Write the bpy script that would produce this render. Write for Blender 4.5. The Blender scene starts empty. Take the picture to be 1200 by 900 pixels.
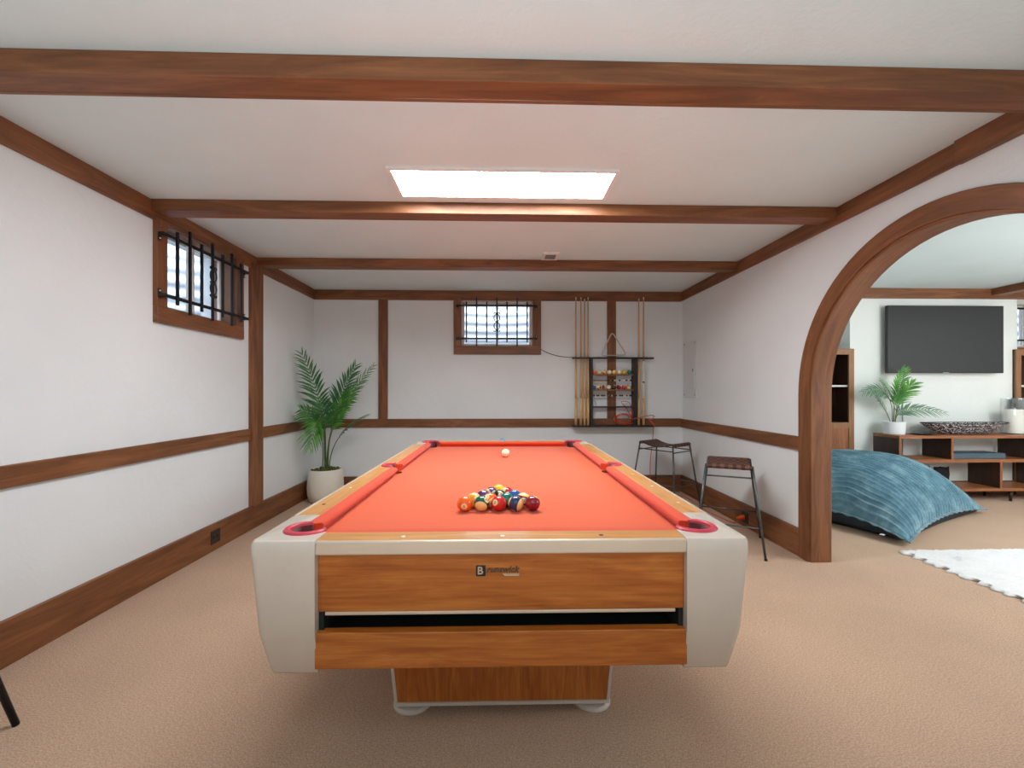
import bpy, bmesh, math, random
from mathutils import Vector, Matrix
random.seed(7)
PI = math.pi
scn = bpy.context.scene
COL = scn.collection

# ------------------------------------------------------------------ helpers
def srgb(r, g, b, a=1.0):
    f = lambda c: (c / 255 / 12.92) if c / 255 <= 0.04045 else ((c / 255 + 0.055) / 1.055) ** 2.4
    return (f(r), f(g), f(b), a)

def thing(name, label, cat, loc=(0, 0, 0), rotz=0.0, group=None):
    o = bpy.data.objects.new(name, None)
    COL.objects.link(o)
    o.location = loc
    o.rotation_euler = (0, 0, rotz)
    o.empty_display_size = 0.1
    o['label'] = label
    o['category'] = cat
    if group:
        o['group'] = group
    return o

def tag(o, label, cat, group=None):
    o['label'] = label
    o['category'] = cat
    if group:
        o['group'] = group
    return o

def obj(name, bm, m, parent=None, smooth=False, bevel=0.0, seg=2, angle=40):
    bmesh.ops.recalc_face_normals(bm, faces=bm.faces[:])
    me = bpy.data.meshes.new(name)
    bm.to_mesh(me)
    bm.free()
    o = bpy.data.objects.new(name, me)
    COL.objects.link(o)
    if m is not None:
        for mm in (m if isinstance(m, (list, tuple)) else [m]):
            me.materials.append(mm)
    if parent is not None:
        o.parent = parent
    if smooth:
        for p in me.polygons:
            p.use_smooth = True
    if bevel > 0:
        b = o.modifiers.new('bevel', 'BEVEL')
        b.width = bevel
        b.segments = seg
        b.limit_method = 'ANGLE'
        b.angle_limit = math.radians(angle)
        b.harden_normals = False
    return o

def struct(name, bm, m, parent=None, **k):
    o = obj(name, bm, m, parent, **k)
    if parent is None:
        o['kind'] = 'structure'
    return o

def bake(o):
    """apply the modifiers of o to its mesh"""
    dg = bpy.context.evaluated_depsgraph_get()
    dg.update()
    me = bpy.data.meshes.new_from_object(o.evaluated_get(dg), depsgraph=dg)
    old = o.data
    o.modifiers.clear()
    o.data = me
    bpy.data.meshes.remove(old)

def cut(o, cutters):
    """subtract a list of bmeshes from o"""
    tmp = []
    for bm in cutters:
        bmesh.ops.recalc_face_normals(bm, faces=bm.faces[:])
        me = bpy.data.meshes.new('cut')
        bm.to_mesh(me)
        bm.free()
        c = bpy.data.objects.new('cut', me)
        COL.objects.link(c)
        if o.parent:
            c.parent = o.parent
        tmp.append(c)
        mod = o.modifiers.new('b', 'BOOLEAN')
        mod.operation = 'DIFFERENCE'
        mod.solver = 'EXACT'
        mod.object = c
    bpy.context.view_layer.update()
    bake(o)
    for c in tmp:
        me = c.data
        bpy.data.objects.remove(c)
        bpy.data.meshes.remove(me)
    return o

def copy_tree(o, parent=None):
    c = o.copy()
    COL.objects.link(c)
    if parent is not None:
        c.parent = parent
    for ch in list(o.children):
        copy_tree(ch, c)
    return c

def B():
    return bmesh.new()

def box(bm, x0, x1, y0, y1, z0, z1):
    v = [bm.verts.new(p) for p in ((x0, y0, z0), (x1, y0, z0), (x1, y1, z0), (x0, y1, z0),
                                   (x0, y0, z1), (x1, y0, z1), (x1, y1, z1), (x0, y1, z1))]
    for f in ((0, 3, 2, 1), (4, 5, 6, 7), (0, 1, 5, 4), (1, 2, 6, 5), (2, 3, 7, 6), (3, 0, 4, 7)):
        bm.faces.new([v[i] for i in f])
    return bm

def bx(*a):
    return box(B(), *a)

def loft(bm, rings, closed=True, cap0=True, cap1=True):
    R = [[bm.verts.new(p) for p in r] for r in rings]
    n = len(R[0])
    for a, b in zip(R[:-1], R[1:]):
        for i in range(n if closed else n - 1):
            j = (i + 1) % n
            bm.faces.new((a[i], a[j], b[j], b[i]))
    if cap0 and closed:
        bm.faces.new(R[0][::-1])
    if cap1 and closed:
        bm.faces.new(R[-1])
    return bm

def lathe(bm, prof, n=32, c=(0, 0, 0), cap0=True, cap1=True):
    """prof: list of (radius, z)"""
    return loft(bm, [[(c[0] + r * math.cos(2 * PI * i / n), c[1] + r * math.sin(2 * PI * i / n), c[2] + z) for i in range(n)] for r, z in prof],
                True, cap0, cap1)

def tube(bm, pts, r, n=8, closed=False, cap=True, up=None):
    pts = [Vector(p) for p in pts]
    rad = r if isinstance(r, (list, tuple)) else [r] * len(pts)
    N = len(pts)
    tang = []
    for i in range(N):
        a = pts[(i - 1) % N] if (closed or i > 0) else pts[i]
        b = pts[(i + 1) % N] if (closed or i < N - 1) else pts[i]
        tang.append((b - a).normalized())
    u = Vector(up) if up else (Vector((0, 0, 1)) if abs(tang[0].z) < 0.9 else Vector((1, 0, 0)))
    u = (u - tang[0] * u.dot(tang[0])).normalized()
    rings = []
    off = PI / 4 if n == 4 else 0
    for i in range(N):
        u = (u - tang[i] * u.dot(tang[i])).normalized()
        w = tang[i].cross(u)
        rr = rad[i] * (math.sqrt(2) if n == 4 else 1)
        rings.append([pts[i] + (u * math.cos(off + 2 * PI * k / n) + w * math.sin(off + 2 * PI * k / n)) * rr for k in range(n)])
    if closed:
        rings.append(rings[0])
        R = [[bm.verts.new(p) for p in q] for q in rings[:-1]]
        R.append(R[0])
        for a, b in zip(R[:-1], R[1:]):
            for i in range(n):
                j = (i + 1) % n
                bm.faces.new((a[i], a[j], b[j], b[i]))
        return bm
    return loft(bm, rings, True, cap, cap)

def smooth_path(pts, k=6):
    P = [Vector(p) for p in pts]
    out = []
    for i in range(len(P) - 1):
        p0 = P[max(i - 1, 0)]; p1 = P[i]; p2 = P[i + 1]; p3 = P[min(i + 2, len(P) - 1)]
        for s in range(k):
            t = s / k
            out.append(0.5 * ((2 * p1) + (p2 - p0) * t + (2 * p0 - 5 * p1 + 4 * p2 - p3) * t * t + (3 * p1 - p0 - 3 * p2 + p3) * t ** 3))
    out.append(P[-1])
    return out

def text_mesh(body, size, depth, shear=0.0, align='CENTER', bold=0.0):
    cu = bpy.data.curves.new('t', 'FONT')
    cu.body = body
    cu.size = size
    cu.extrude = depth
    cu.offset = bold
    cu.shear = shear
    cu.align_x = align
    cu.align_y = 'CENTER'
    cu.resolution_u = 3
    o = bpy.data.objects.new('t', cu)
    COL.objects.link(o)
    bpy.context.view_layer.update()
    dg = bpy.context.evaluated_depsgraph_get()
    me = bpy.data.meshes.new_from_object(o.evaluated_get(dg), depsgraph=dg)
    bm = B()
    bm.from_mesh(me)
    bpy.data.objects.remove(o)
    bpy.data.curves.remove(cu)
    bpy.data.meshes.remove(me)
    return bm

# ------------------------------------------------------------------ materials
class MT:
    def __init__(s, name):
        s.m = bpy.data.materials.new(name)
        s.m.use_nodes = True
        s.nt = s.m.node_tree
        s.p = s.nt.nodes['Principled BSDF']
        s.out = s.nt.nodes['Material Output']
    def n(s, t, **k):
        x = s.nt.nodes.new(t)
        for a, v in k.items():
            setattr(x, a, v)
        return x
    def l(s, a, b):
        s.nt.links.new(a, b)
    def set(s, **k):
        for a, v in k.items():
            s.p.inputs[a.replace('_', ' ')].default_value = v
        return s
    def coord(s, scale=(1, 1, 1), loc=(0, 0, 0), rot=(0, 0, 0)):
        tc = s.n('ShaderNodeTexCoord')
        mp = s.n('ShaderNodeMapping')
        mp.inputs['Scale'].default_value = scale
        mp.inputs['Location'].default_value = loc
        mp.inputs['Rotation'].default_value = rot
        s.l(tc.outputs['Object'], mp.inputs['Vector'])
        return mp.outputs['Vector']
    def noise(s, vec, scale, detail=4, rough=0.55, dist=0.0):
        x = s.n('ShaderNodeTexNoise')
        x.inputs['Scale'].default_value = scale
        x.inputs['Detail'].default_value = detail
        x.inputs['Roughness'].default_value = rough
        x.inputs['Distortion'].default_value = dist
        s.l(vec, x.inputs['Vector'])
        return x.outputs['Fac']
    def ramp(s, fac, stops):
        x = s.n('ShaderNodeValToRGB')
        e = x.color_ramp.elements
        while len(e) < len(stops):
            e.new(0.5)
        for q, (p, c) in zip(e, stops):
            q.position = p
            q.color = c
        s.l(fac, x.inputs['Fac'])
        return x.outputs['Color']
    def math(s, op, a, b=None, c=None):
        x = s.n('ShaderNodeMath', operation=op)
        for i, v in enumerate((a, b, c)):
            if v is None:
                continue
            if isinstance(v, (int, float)):
                x.inputs[i].default_value = v
            else:
                s.l(v, x.inputs[i])
        return x.outputs[0]
    def mix(s, fac, a, b, mode='MIX'):
        x = s.n('ShaderNodeMix', data_type='RGBA', blend_type=mode)
        for i, v in ((0, fac), (6, a), (7, b)):
            if isinstance(v, (int, float, tuple)):
                x.inputs[i].default_value = v
            else:
                s.l(v, x.inputs[i])
        return x.outputs[2]
    def color(s, v):
        s.l(v, s.p.inputs['Base Color'])
        return s
    def bump(s, h, strength=0.3, dist=0.01):
        x = s.n('ShaderNodeBump')
        x.inputs['Strength'].default_value = strength
        x.inputs['Distance'].default_value = dist
        s.l(h, x.inputs['Height'])
        s.l(x.outputs['Normal'], s.p.inputs['Normal'])
        return s

def plain(name, c, rough=0.5, metal=0.0, var=0.06, **k):
    """one colour with a faint mottling"""
    t = MT(name)
    v = t.coord()
    f = t.noise(v, 12, 3)
    d = tuple(x * (1 - var) for x in c[:3]) + (1,)
    l = tuple(min(1, x * (1 + var)) for x in c[:3]) + (1,)
    t.color(t.ramp(f, [(0.3, d), (0.7, l)]))
    t.set(Roughness=rough, Metallic=metal, **k)
    return t.m

def wood(name, axis, dark, mid, light, rough=0.45, scale=1.0, knots=0.0, fine=0.35, coat=0.0, bump=0.08, contrast=1.0):
    t = MT(name)
    sc = [9 * scale] * 3
    sc['xyz'.index(axis)] = 0.9 * scale
    v = t.coord(tuple(sc))
    f = t.noise(v, 1.6, 6, 0.6, 1.4)
    sc2 = [120 * scale] * 3
    sc2['xyz'.index(axis)] = 3 * scale
    f2 = t.noise(t.coord(tuple(sc2)), 1.0, 3, 0.6)
    a, b = 0.5 - 0.22 / contrast, 0.5 + 0.22 / contrast
    c = t.ramp(f, [(a, dark), (0.5, mid), (b, light)])
    dk = tuple(x * 0.62 for x in mid[:3]) + (1,)
    g = t.ramp(f2, [(0.35, (1, 1, 1, 1)), (0.7, (0.62, 0.60, 0.58, 1))])
    c = t.mix(fine, c, g, 'MULTIPLY')
    if knots > 0:
        sk = [4.5] * 3
        sk['xyz'.index(axis)] = 1.6
        vo = t.n('ShaderNodeTexVoronoi')
        vo.inputs['Scale'].default_value = 1.0
        t.l(t.coord(tuple(sk), loc=(0.37, 0.11, 0.23)), vo.inputs['Vector'])
        k = t.ramp(vo.outputs['Distance'], [(0.02, (1, 1, 1, 1)), (0.10, (0, 0, 0, 1))])
        km = t.math('MULTIPLY', k, knots)
        c = t.mix(km, c, tuple(x * 0.35 for x in dark[:3]) + (1,))
    t.color(c)
    t.bump(f2, bump, 0.003)
    t.set(Roughness=rough)
    if coat:
        t.set(Coat_Weight=coat, Coat_Roughness=0.12)
    return t.m

M = {}
BW = dict(dark=srgb(94, 56, 30), mid=srgb(126, 78, 45), light=srgb(150, 98, 60))
for ax in 'xyz':
    M['trim_' + ax] = wood('stained_pine_' + ax, ax, rough=0.5, knots=0.55, bump=0.15, **BW)
    M['orange_' + ax] = wood('cherry_laminate_' + ax, ax, srgb(160, 84, 28), srgb(184, 104, 38), srgb(202, 124, 54), rough=0.3, scale=1.6, fine=0.7, coat=0.25, bump=0.02, contrast=1.25)
    M['railtop_' + ax] = wood('sheen_laminate_' + ax, ax, srgb(192, 130, 66), srgb(208, 148, 84), srgb(222, 166, 102), rough=0.32, scale=1.6, fine=0.3, coat=0.3, bump=0.02)  # the table's cherry laminate, lightened to paint in the sheen on the rail tops
    M['walnut_' + ax] = wood('walnut_' + ax, ax, srgb(128, 74, 42), srgb(150, 92, 54), srgb(172, 112, 70), rough=0.42, scale=1.5, fine=0.4)
    M['darkwal_' + ax] = wood('dark_walnut_' + ax, ax, srgb(44, 26, 17), srgb(58, 34, 22), srgb(72, 44, 29), rough=0.5, scale=1.5, fine=0.5)
    M['oak_' + ax] = wood('brown_oak_' + ax, ax, srgb(126, 84, 52), srgb(146, 102, 66), srgb(164, 120, 80), rough=0.5, scale=1.5, fine=0.4)
    M['black_' + ax] = wood('black_stain_' + ax, ax, srgb(26, 24, 23), srgb(36, 33, 31), srgb(46, 42, 39), rough=0.5, fine=0.3)

def plaster(name, c1, c2, scale=38, strength=0.22):
    t = MT(name)
    v = t.coord()
    big = t.noise(v, 1.3, 3)
    f = t.noise(v, scale, 5, 0.6)
    g = t.noise(v, 7, 4, 0.65, 1.0)
    t.color(t.ramp(big, [(0.35, c1), (0.65, c2)]))
    h = t.math('ADD', t.math('MULTIPLY', f, 0.5), t.math('MULTIPLY', g, 0.8))
    t.bump(h, strength, 0.012)
    t.set(Roughness=0.85)
    t.p.inputs['Specular IOR Level'].default_value = 0.25
    return t.m
M['wall'] = plaster('white_plaster', srgb(224, 229, 231), srgb(229, 234, 236))
M['ceiling'] = plaster('white_textured_ceiling', srgb(215, 231, 234), srgb(220, 236, 239), 60, 0.25)
M['wall_grey'] = plaster('pale_grey_plaster', srgb(222, 227, 224), srgb(228, 232, 229))

def carpet():
    t = MT('tan_carpet')
    v = t.coord()
    a = t.noise(v, 190, 4, 0.75)
    b = t.noise(v, 2.2, 3, 0.5)
    c = t.noise(t.coord((60, 200, 60)), 1.0, 3, 0.6)
    col = t.ramp(a, [(0.32, srgb(118, 86, 66)), (0.5, srgb(190, 154, 128)), (0.68, srgb(232, 204, 178))])
    col = t.mix(0.35, col, t.ramp(c, [(0.3, srgb(176, 144, 116)), (0.7, srgb(216, 188, 158))]))
    col = t.mix(0.5, col, t.ramp(b, [(0.35, (0.86, 0.86, 0.86, 1)), (0.65, (1, 1, 1, 1))]), 'MULTIPLY')
    t.color(col)
    t.bump(t.math('ADD', a, t.math('MULTIPLY', c, 0.5)), 0.7, 0.006)
    t.set(Roughness=0.95, Sheen_Weight=0.15)
    t.p.inputs['Specular IOR Level'].default_value = 0.1
    return t.m
M['carpet'] = carpet()

def felt(name, d, l):
    t = MT(name)
    v = t.coord()
    a = t.noise(v, 420, 3, 0.6)
    b = t.noise(v, 5, 4, 0.6)
    c = t.ramp(a, [(0.3, d), (0.7, l)])
    c = t.mix(0.35, c, t.ramp(b, [(0.35, (0.93, 0.93, 0.93, 1)), (0.65, (1, 1, 1, 1))]), 'MULTIPLY')
    t.color(c)
    t.bump(a, 0.15, 0.001)
    t.set(Roughness=0.9, Sheen_Weight=0.25, Sheen_Roughness=0.4)
    t.p.inputs['Specular IOR Level'].default_value = 0.15
    return t.m
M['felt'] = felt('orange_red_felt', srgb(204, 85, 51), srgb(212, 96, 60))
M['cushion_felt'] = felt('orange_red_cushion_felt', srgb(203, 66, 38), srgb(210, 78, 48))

M['white_metal'] = plain('champagne_enamel', srgb(214, 206, 196), 0.28, 0.15, 0.02)
M['cap_metal'] = plain('silver_white_casting', srgb(208, 198, 186), 0.26, 0.1, 0.03)
M['strip_metal'] = plain('brushed_aluminium_strip', srgb(216, 200, 180), 0.3, 0.4, 0.03)
M['pocket'] = plain('red_pocket_rubber', srgb(196, 60, 78), 0.4, 0.0, 0.08)
M['pocket_dark'] = plain('dark_pocket_lining', srgb(84, 12, 22), 0.6)
M['black_void'] = plain('black_felt_lining', srgb(20, 22, 22), 0.8)
M['green_black'] = plain('dark_green_felt_lining', srgb(26, 34, 32), 0.8)
M['sight'] = plain('pearl_sight', srgb(236, 228, 210), 0.25)
M['sight_dark'] = plain('empty_sight_hole', srgb(60, 40, 26), 0.6)
M['iron'] = plain('black_wrought_iron', srgb(24, 24, 26), 0.42, 0.3, 0.2)
M['steel'] = plain('dark_steel_bar', srgb(84, 87, 88), 0.38, 0.6, 0.15)
M['screw'] = plain('bright_screw_head', srgb(210, 205, 195), 0.3, 0.7)
M['chrome'] = plain('dull_chrome_lettering', srgb(96, 82, 68), 0.28, 0.6)
M['plate'] = plain('dark_badge_plate', srgb(46, 46, 46), 0.35, 0.4)
M['silver'] = plain('silver_badge', srgb(208, 190, 168), 0.3, 0.5)
M['outlet'] = plain('dark_brown_outlet_plastic', srgb(44, 32, 26), 0.4)
M['slot'] = plain('black_slot', srgb(8, 8, 8), 0.6)
M['white_paint'] = plain('white_panel_paint', srgb(214, 216, 217), 0.55, 0.0, 0.02)
M['white_plastic'] = plain('white_plastic', srgb(232, 232, 230), 0.45, 0.0, 0.02)
M['grey_plastic'] = plain('grey_plastic', srgb(120, 120, 118), 0.5)
M['sash'] = plain('white_window_sash', srgb(226, 220, 214), 0.5)
M['reveal'] = plain('pinkish_window_reveal', srgb(200, 182, 168), 0.6)
M['reveal_wood'] = plain('brown_window_reveal', srgb(128, 92, 70), 0.6)
M['pot'] = plain('off_white_ceramic', srgb(226, 222, 208), 0.55, 0.0, 0.03)
M['pot_white'] = plain('white_glazed_pot', srgb(222, 226, 228), 0.4, 0.0, 0.02)
M['orange_cord'] = plain('orange_cord_rubber', srgb(204, 86, 52), 0.5)
M['plug'] = plain('bright_orange_plug', srgb(238, 92, 28), 0.45)
M['grey_cable'] = plain('grey_cable', srgb(104, 104, 102), 0.5)
M['blue_cable'] = plain('grey_blue_cable', srgb(126, 142, 150), 0.5)
M['triangle'] = plain('pale_pinkish_plastic', srgb(206, 192, 182), 0.4)
M['chalk'] = plain('light_blue_chalk', srgb(110, 178, 214), 0.9)
M['tv_body'] = plain('black_tv_plastic', srgb(16, 17, 18), 0.4)
M['tv_screen'] = plain('dark_tv_glass', srgb(38, 38, 39), 0.32, 0.0, 0.02)
M['candle'] = plain('white_wax', srgb(238, 236, 228), 0.5, 0.0, 0.02)
M['black_ceramic'] = plain('black_wire', srgb(22, 21, 24), 0.4)
M['bluebox'] = plain('slate_blue_book_cloth', srgb(72, 92, 104), 0.6)
M['bluebox_dark'] = plain('navy_spine', srgb(20, 28, 36), 0.6)
M['black_cloth'] = plain('black_cloth', srgb(8, 8, 9), 0.9)
M['moss'] = felt('green_moss', srgb(64, 74, 30), srgb(96, 104, 50))
M['brass'] = plain('dark_bracket', srgb(40, 38, 36), 0.4, 0.5)
M['leaf'] = None
M['bead_black'] = plain('black_bead', srgb(18, 18, 18), 0.35)
M['bead_white'] = plain('cream_bead', srgb(226, 214, 192), 0.35)
M['cue_tip'] = plain('cue_ferrule', srgb(226, 214, 196), 0.4)
M['cue_ring'] = plain('black_cue_ring', srgb(18, 16, 16), 0.4)
M['concrete'] = plain('pale_gravel', srgb(196, 196, 196), 0.9, 0, 0.2)
M['cue'] = wood('maple_cue', 'z', srgb(196, 150, 100), srgb(212, 168, 118), srgb(226, 184, 136), rough=0.35, scale=1.2, fine=0.25)
M['cue_butt'] = wood('maple_butt', 'z', srgb(206, 158, 98), srgb(222, 178, 120), srgb(234, 194, 140), rough=0.35, scale=1.2, fine=0.25)

def leaf(name, d, m, l):
    t = MT(name)
    v = t.coord()
    f = t.noise(v, 14, 4)
    t.color(t.ramp(f, [(0.3, d), (0.5, m), (0.7, l)]))
    t.set(Roughness=0.45)
    tr = t.n('ShaderNodeBsdfTranslucent')
    tr.inputs['Color'].default_value = l
    mx = t.n('ShaderNodeMixShader')
    mx.inputs[0].default_value = 0.18
    t.l(t.p.outputs[0], mx.inputs[1])
    t.l(tr.outputs[0], mx.inputs[2])
    t.l(mx.outputs[0], t.out.inputs[0])
    return t.m
M['leaf'] = leaf('palm_green', srgb(44, 96, 50), srgb(70, 134, 66), srgb(112, 166, 90))
M['leaf_dark'] = leaf('palm_deep_green', srgb(36, 82, 50), srgb(58, 116, 68), srgb(94, 148, 92))
M['leaf_grey'] = leaf('palm_grey_green', srgb(60, 96, 70), srgb(92, 130, 100), srgb(130, 164, 130))
M['leaf_bright'] = leaf('palm_bright_green', srgb(46, 108, 36), srgb(78, 148, 54), srgb(124, 184, 84))
M['stem'] = leaf('palm_stem', srgb(58, 78, 38), srgb(84, 106, 54), srgb(112, 132, 76))

def emis(name, c, s):
    t = MT(name)
    e = t.n('ShaderNodeEmission')
    e.inputs['Color'].default_value = c
    e.inputs['Strength'].default_value = s
    t.l(e.outputs[0], t.out.inputs[0])
    return t.m
M['diffuser'] = emis('lit_diffuser', (0.97, 0.985, 1.0, 1), 24.0)
M['diffuser_fill'] = emis('fill_panel_diffuser', (0.97, 0.985, 1.0, 1), 4.0)  # weak glow for the added panel behind the camera

def glass(name, tint=(1, 1, 1, 1), refl=0.08):
    t = MT(name)
    tr = t.n('ShaderNodeBsdfTransparent')
    tr.inputs['Color'].default_value = tint
    g = t.n('ShaderNodeBsdfGlossy')
    g.inputs['Roughness'].default_value = 0.02
    mx = t.n('ShaderNodeMixShader')
    lw = t.n('ShaderNodeLayerWeight')
    lw.inputs['Blend'].default_value = 0.5
    f5 = t.math('MULTIPLY_ADD', t.math('POWER', lw.outputs['Facing'], 4.0), 0.5, 0.035)
    t.l(f5, mx.inputs[0])
    t.l(tr.outputs[0], mx.inputs[1])
    t.l(g.outputs[0], mx.inputs[2])
    t.l(mx.outputs[0], t.out.inputs[0])
    return t.m
M['pane'] = glass('window_glass', (0.96, 0.98, 1, 1))
M['jar'] = glass('clear_jar_glass', (0.985, 0.99, 0.99, 1))

def basket():
    t = MT('black_and_pearl_woven_wire')
    vo = t.n('ShaderNodeTexVoronoi')
    vo.inputs['Scale'].default_value = 1.0
    vo.inputs['Randomness'].default_value = 0.55
    t.l(t.coord((62, 40, 90)), vo.inputs['Vector'])
    sp = t.n('ShaderNodeSeparateColor')
    t.l(vo.outputs['Color'], sp.inputs[0])
    k_ = t.math('MULTIPLY', t.math('LESS_THAN', vo.outputs['Distance'], 0.50), t.math('GREATER_THAN', sp.outputs[0], 0.15))
    c = t.ramp(sp.outputs[1], [(0.0, srgb(96, 92, 96)), (1.0, srgb(236, 232, 234))])
    t.color(t.mix(k_, srgb(24, 22, 26), c))
    t.set(Roughness=0.35)
    return t.m
M['basket'] = basket()

def leather():
    t = MT('brown_woven_leather')
    v = t.coord((1, 1, 1))
    ch = t.n('ShaderNodeTexChecker')
    ch.inputs['Scale'].default_value = 36
    ch.inputs['Color1'].default_value = srgb(112, 72, 54)
    ch.inputs['Color2'].default_value = srgb(62, 38, 30)
    t.l(t.coord((1, 1, 0), loc=(0.003, 0.003, 0.5)), ch.inputs['Vector'])
    f = t.noise(v, 40, 4)
    t.color(t.mix(0.6, ch.outputs['Color'], t.ramp(f, [(0.3, (0.6, 0.56, 0.54, 1)), (0.7, (1.25, 1.2, 1.15, 1))]), 'MULTIPLY'))
    t.bump(t.math('ADD', ch.outputs['Fac'], t.math('MULTIPLY', f, 0.4)), 0.9, 0.006)
    t.set(Roughness=0.5)
    return t.m
M['leather'] = leather()

def velvet():
    t = MT('teal_ribbed_velvet')
    v = t.coord()
    f = t.noise(v, 7, 5, 0.65)
    g = t.noise(t.coord((30, 6, 30)), 1.0, 3)
    c = t.ramp(f, [(0.3, srgb(70, 106, 122)), (0.52, srgb(96, 134, 150)), (0.75, srgb(142, 174, 184))])
    c = t.mix(0.3, c, t.ramp(g, [(0.3, (0.7, 0.7, 0.7, 1)), (0.7, (1.1, 1.1, 1.1, 1))]), 'MULTIPLY')
    t.color(c)
    t.bump(t.noise(v, 160, 3), 0.3, 0.004)
    t.set(Roughness=0.75, Sheen_Weight=0.5, Sheen_Roughness=0.35)
    t.p.inputs['Specular IOR Level'].default_value = 0.2
    return t.m
M['velvet'] = velvet()
M['velvet_dark'] = plain('dark_teal_backing', srgb(34, 46, 52), 0.85, 0, 0.15)

def shag():
    t = MT('white_shag')
    v = t.coord()
    f = t.noise(v, 3.0, 5, 0.7, 0.6)
    g = t.noise(v, 55, 4, 0.7)
    c = t.ramp(f, [(0.30, srgb(190, 192, 196)), (0.40, srgb(226, 226, 226)), (0.6, srgb(234, 234, 233))])
    c = t.mix(0.4, c, t.ramp(g, [(0.3, (0.84, 0.84, 0.85, 1)), (0.6, (1, 1, 1, 1))]), 'MULTIPLY')
    t.color(c)
    t.bump(g, 0.7, 0.02)
    t.set(Roughness=0.95)
    return t.m
M['shag'] = shag()

def corrugated():
    t = MT('galvanised_corrugated_well')
    v = t.coord()
    w = t.n('ShaderNodeTexWave', wave_type='BANDS', bands_direction='Z')
    w.inputs['Scale'].default_value = 2.7
    w.inputs['Distortion'].default_value = 0.25
    t.l(v, w.inputs['Vector'])
    c = t.ramp(w.outputs['Fac'], [(0.15, srgb(176, 182, 190)), (0.85, srgb(238, 240, 244))])
    t.color(c)
    t.bump(w.outputs['Fac'], 0.6, 0.03)
    t.set(Roughness=0.45, Metallic=0.1)
    return t.m
M['well'] = corrugated()

# ------------------------------------------------------------------ the room shell
XL, XR, XR2, YB, ZC = -2.17, 2.20, 2.31, 5.27, 2.39
YR = -2.6          # rear wall behind the camera
XD = 7.4           # far side of the den
T = 0.14
struct('floor', bx(XL - T, XD + T, YR - T, YB + T, -0.1, 0.0), M['carpet'])
struct('ceiling', bx(XL - T, XD + T, YR - T, YB + T, ZC, ZC + 0.1), M['ceiling'])

def wall_with_hole(axis, a0, a1, p0, p1, hole):
    """axis 'y': wall runs along y, thickness a0..a1 in x; hole = (lo, hi, z0, z1)"""
    bm = B()
    lo, hi, z0, z1 = hole
    seg = ((p0, lo, 0, ZC), (hi, p1, 0, ZC), (lo, hi, 0, z0), (lo, hi, z1, ZC))
    for s, e, za, zb in seg:
        if axis == 'y':
            box(bm, a0, a1, s, e, za, zb)
        else:
            box(bm, s, e, a0, a1, za, zb)
    return bm
WL = (2.93, 3.69, 1.735, 2.285)        # opening of the window in the left wall (y0,y1,z0,z1)
WB = (-0.449, 0.398, 1.736, 2.275)     # opening of the window in the back wall (x0,x1,z0,z1)
WT = 0.26
struct('wall_left', wall_with_hole('y', XL - WT, XL, YR, YB, WL), M['wall'])
struct('wall_back', wall_with_hole('x', YB, YB + WT, XL - WT, XR2, WB), M['wall'])
struct('wall_rear', bx(XL - T, XD + T, YR - T, YR, 0, ZC), M['wall'])

# the right wall with its arched doorway
AY, AZ, AR = 2.182, 1.175, 0.98
def arc_pts(r, n=40, y=AY, z=AZ):
    return [(y + r * math.cos(PI * i / n), z + r * math.sin(PI * i / n)) for i in range(n + 1)]   # from far (+y) to near
def extr_x(bm, poly, x0, x1):
    a = [bm.verts.new((x0, y, z)) for y, z in poly]
    b = [bm.verts.new((x1, y, z)) for y, z in poly]
    bm.faces.new(a[::-1]); bm.faces.new(b)
    n = len(poly)
    for i in range(n):
        j = (i + 1) % n
        bm.faces.new((a[i], a[j], b[j], b[i]))
    return bm
hr = AR - 0.09
bm = B()
box(bm, XR, XR2, AY + hr, YB, 0, ZC)
box(bm, XR, XR2, YR, AY - hr, 0, ZC)
hp = arc_pts(hr)
for (ya, za), (yb, zb) in zip(hp[:-1], hp[1:]):
    q8 = [bm.verts.new(p) for p in ((XR, yb, zb), (XR2, yb, zb), (XR2, ya, za), (XR, ya, za), (XR, yb, ZC), (XR2, yb, ZC), (XR2, ya, ZC), (XR, ya, ZC))]
    for f in ((0, 3, 2, 1), (4, 5, 6, 7), (0, 1, 5, 4), (1, 2, 6, 5), (2, 3, 7, 6), (3, 0, 4, 7)):
        bm.faces.new([q8[i] for i in f])
struct('wall_right', bm, M['wall'])

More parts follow.
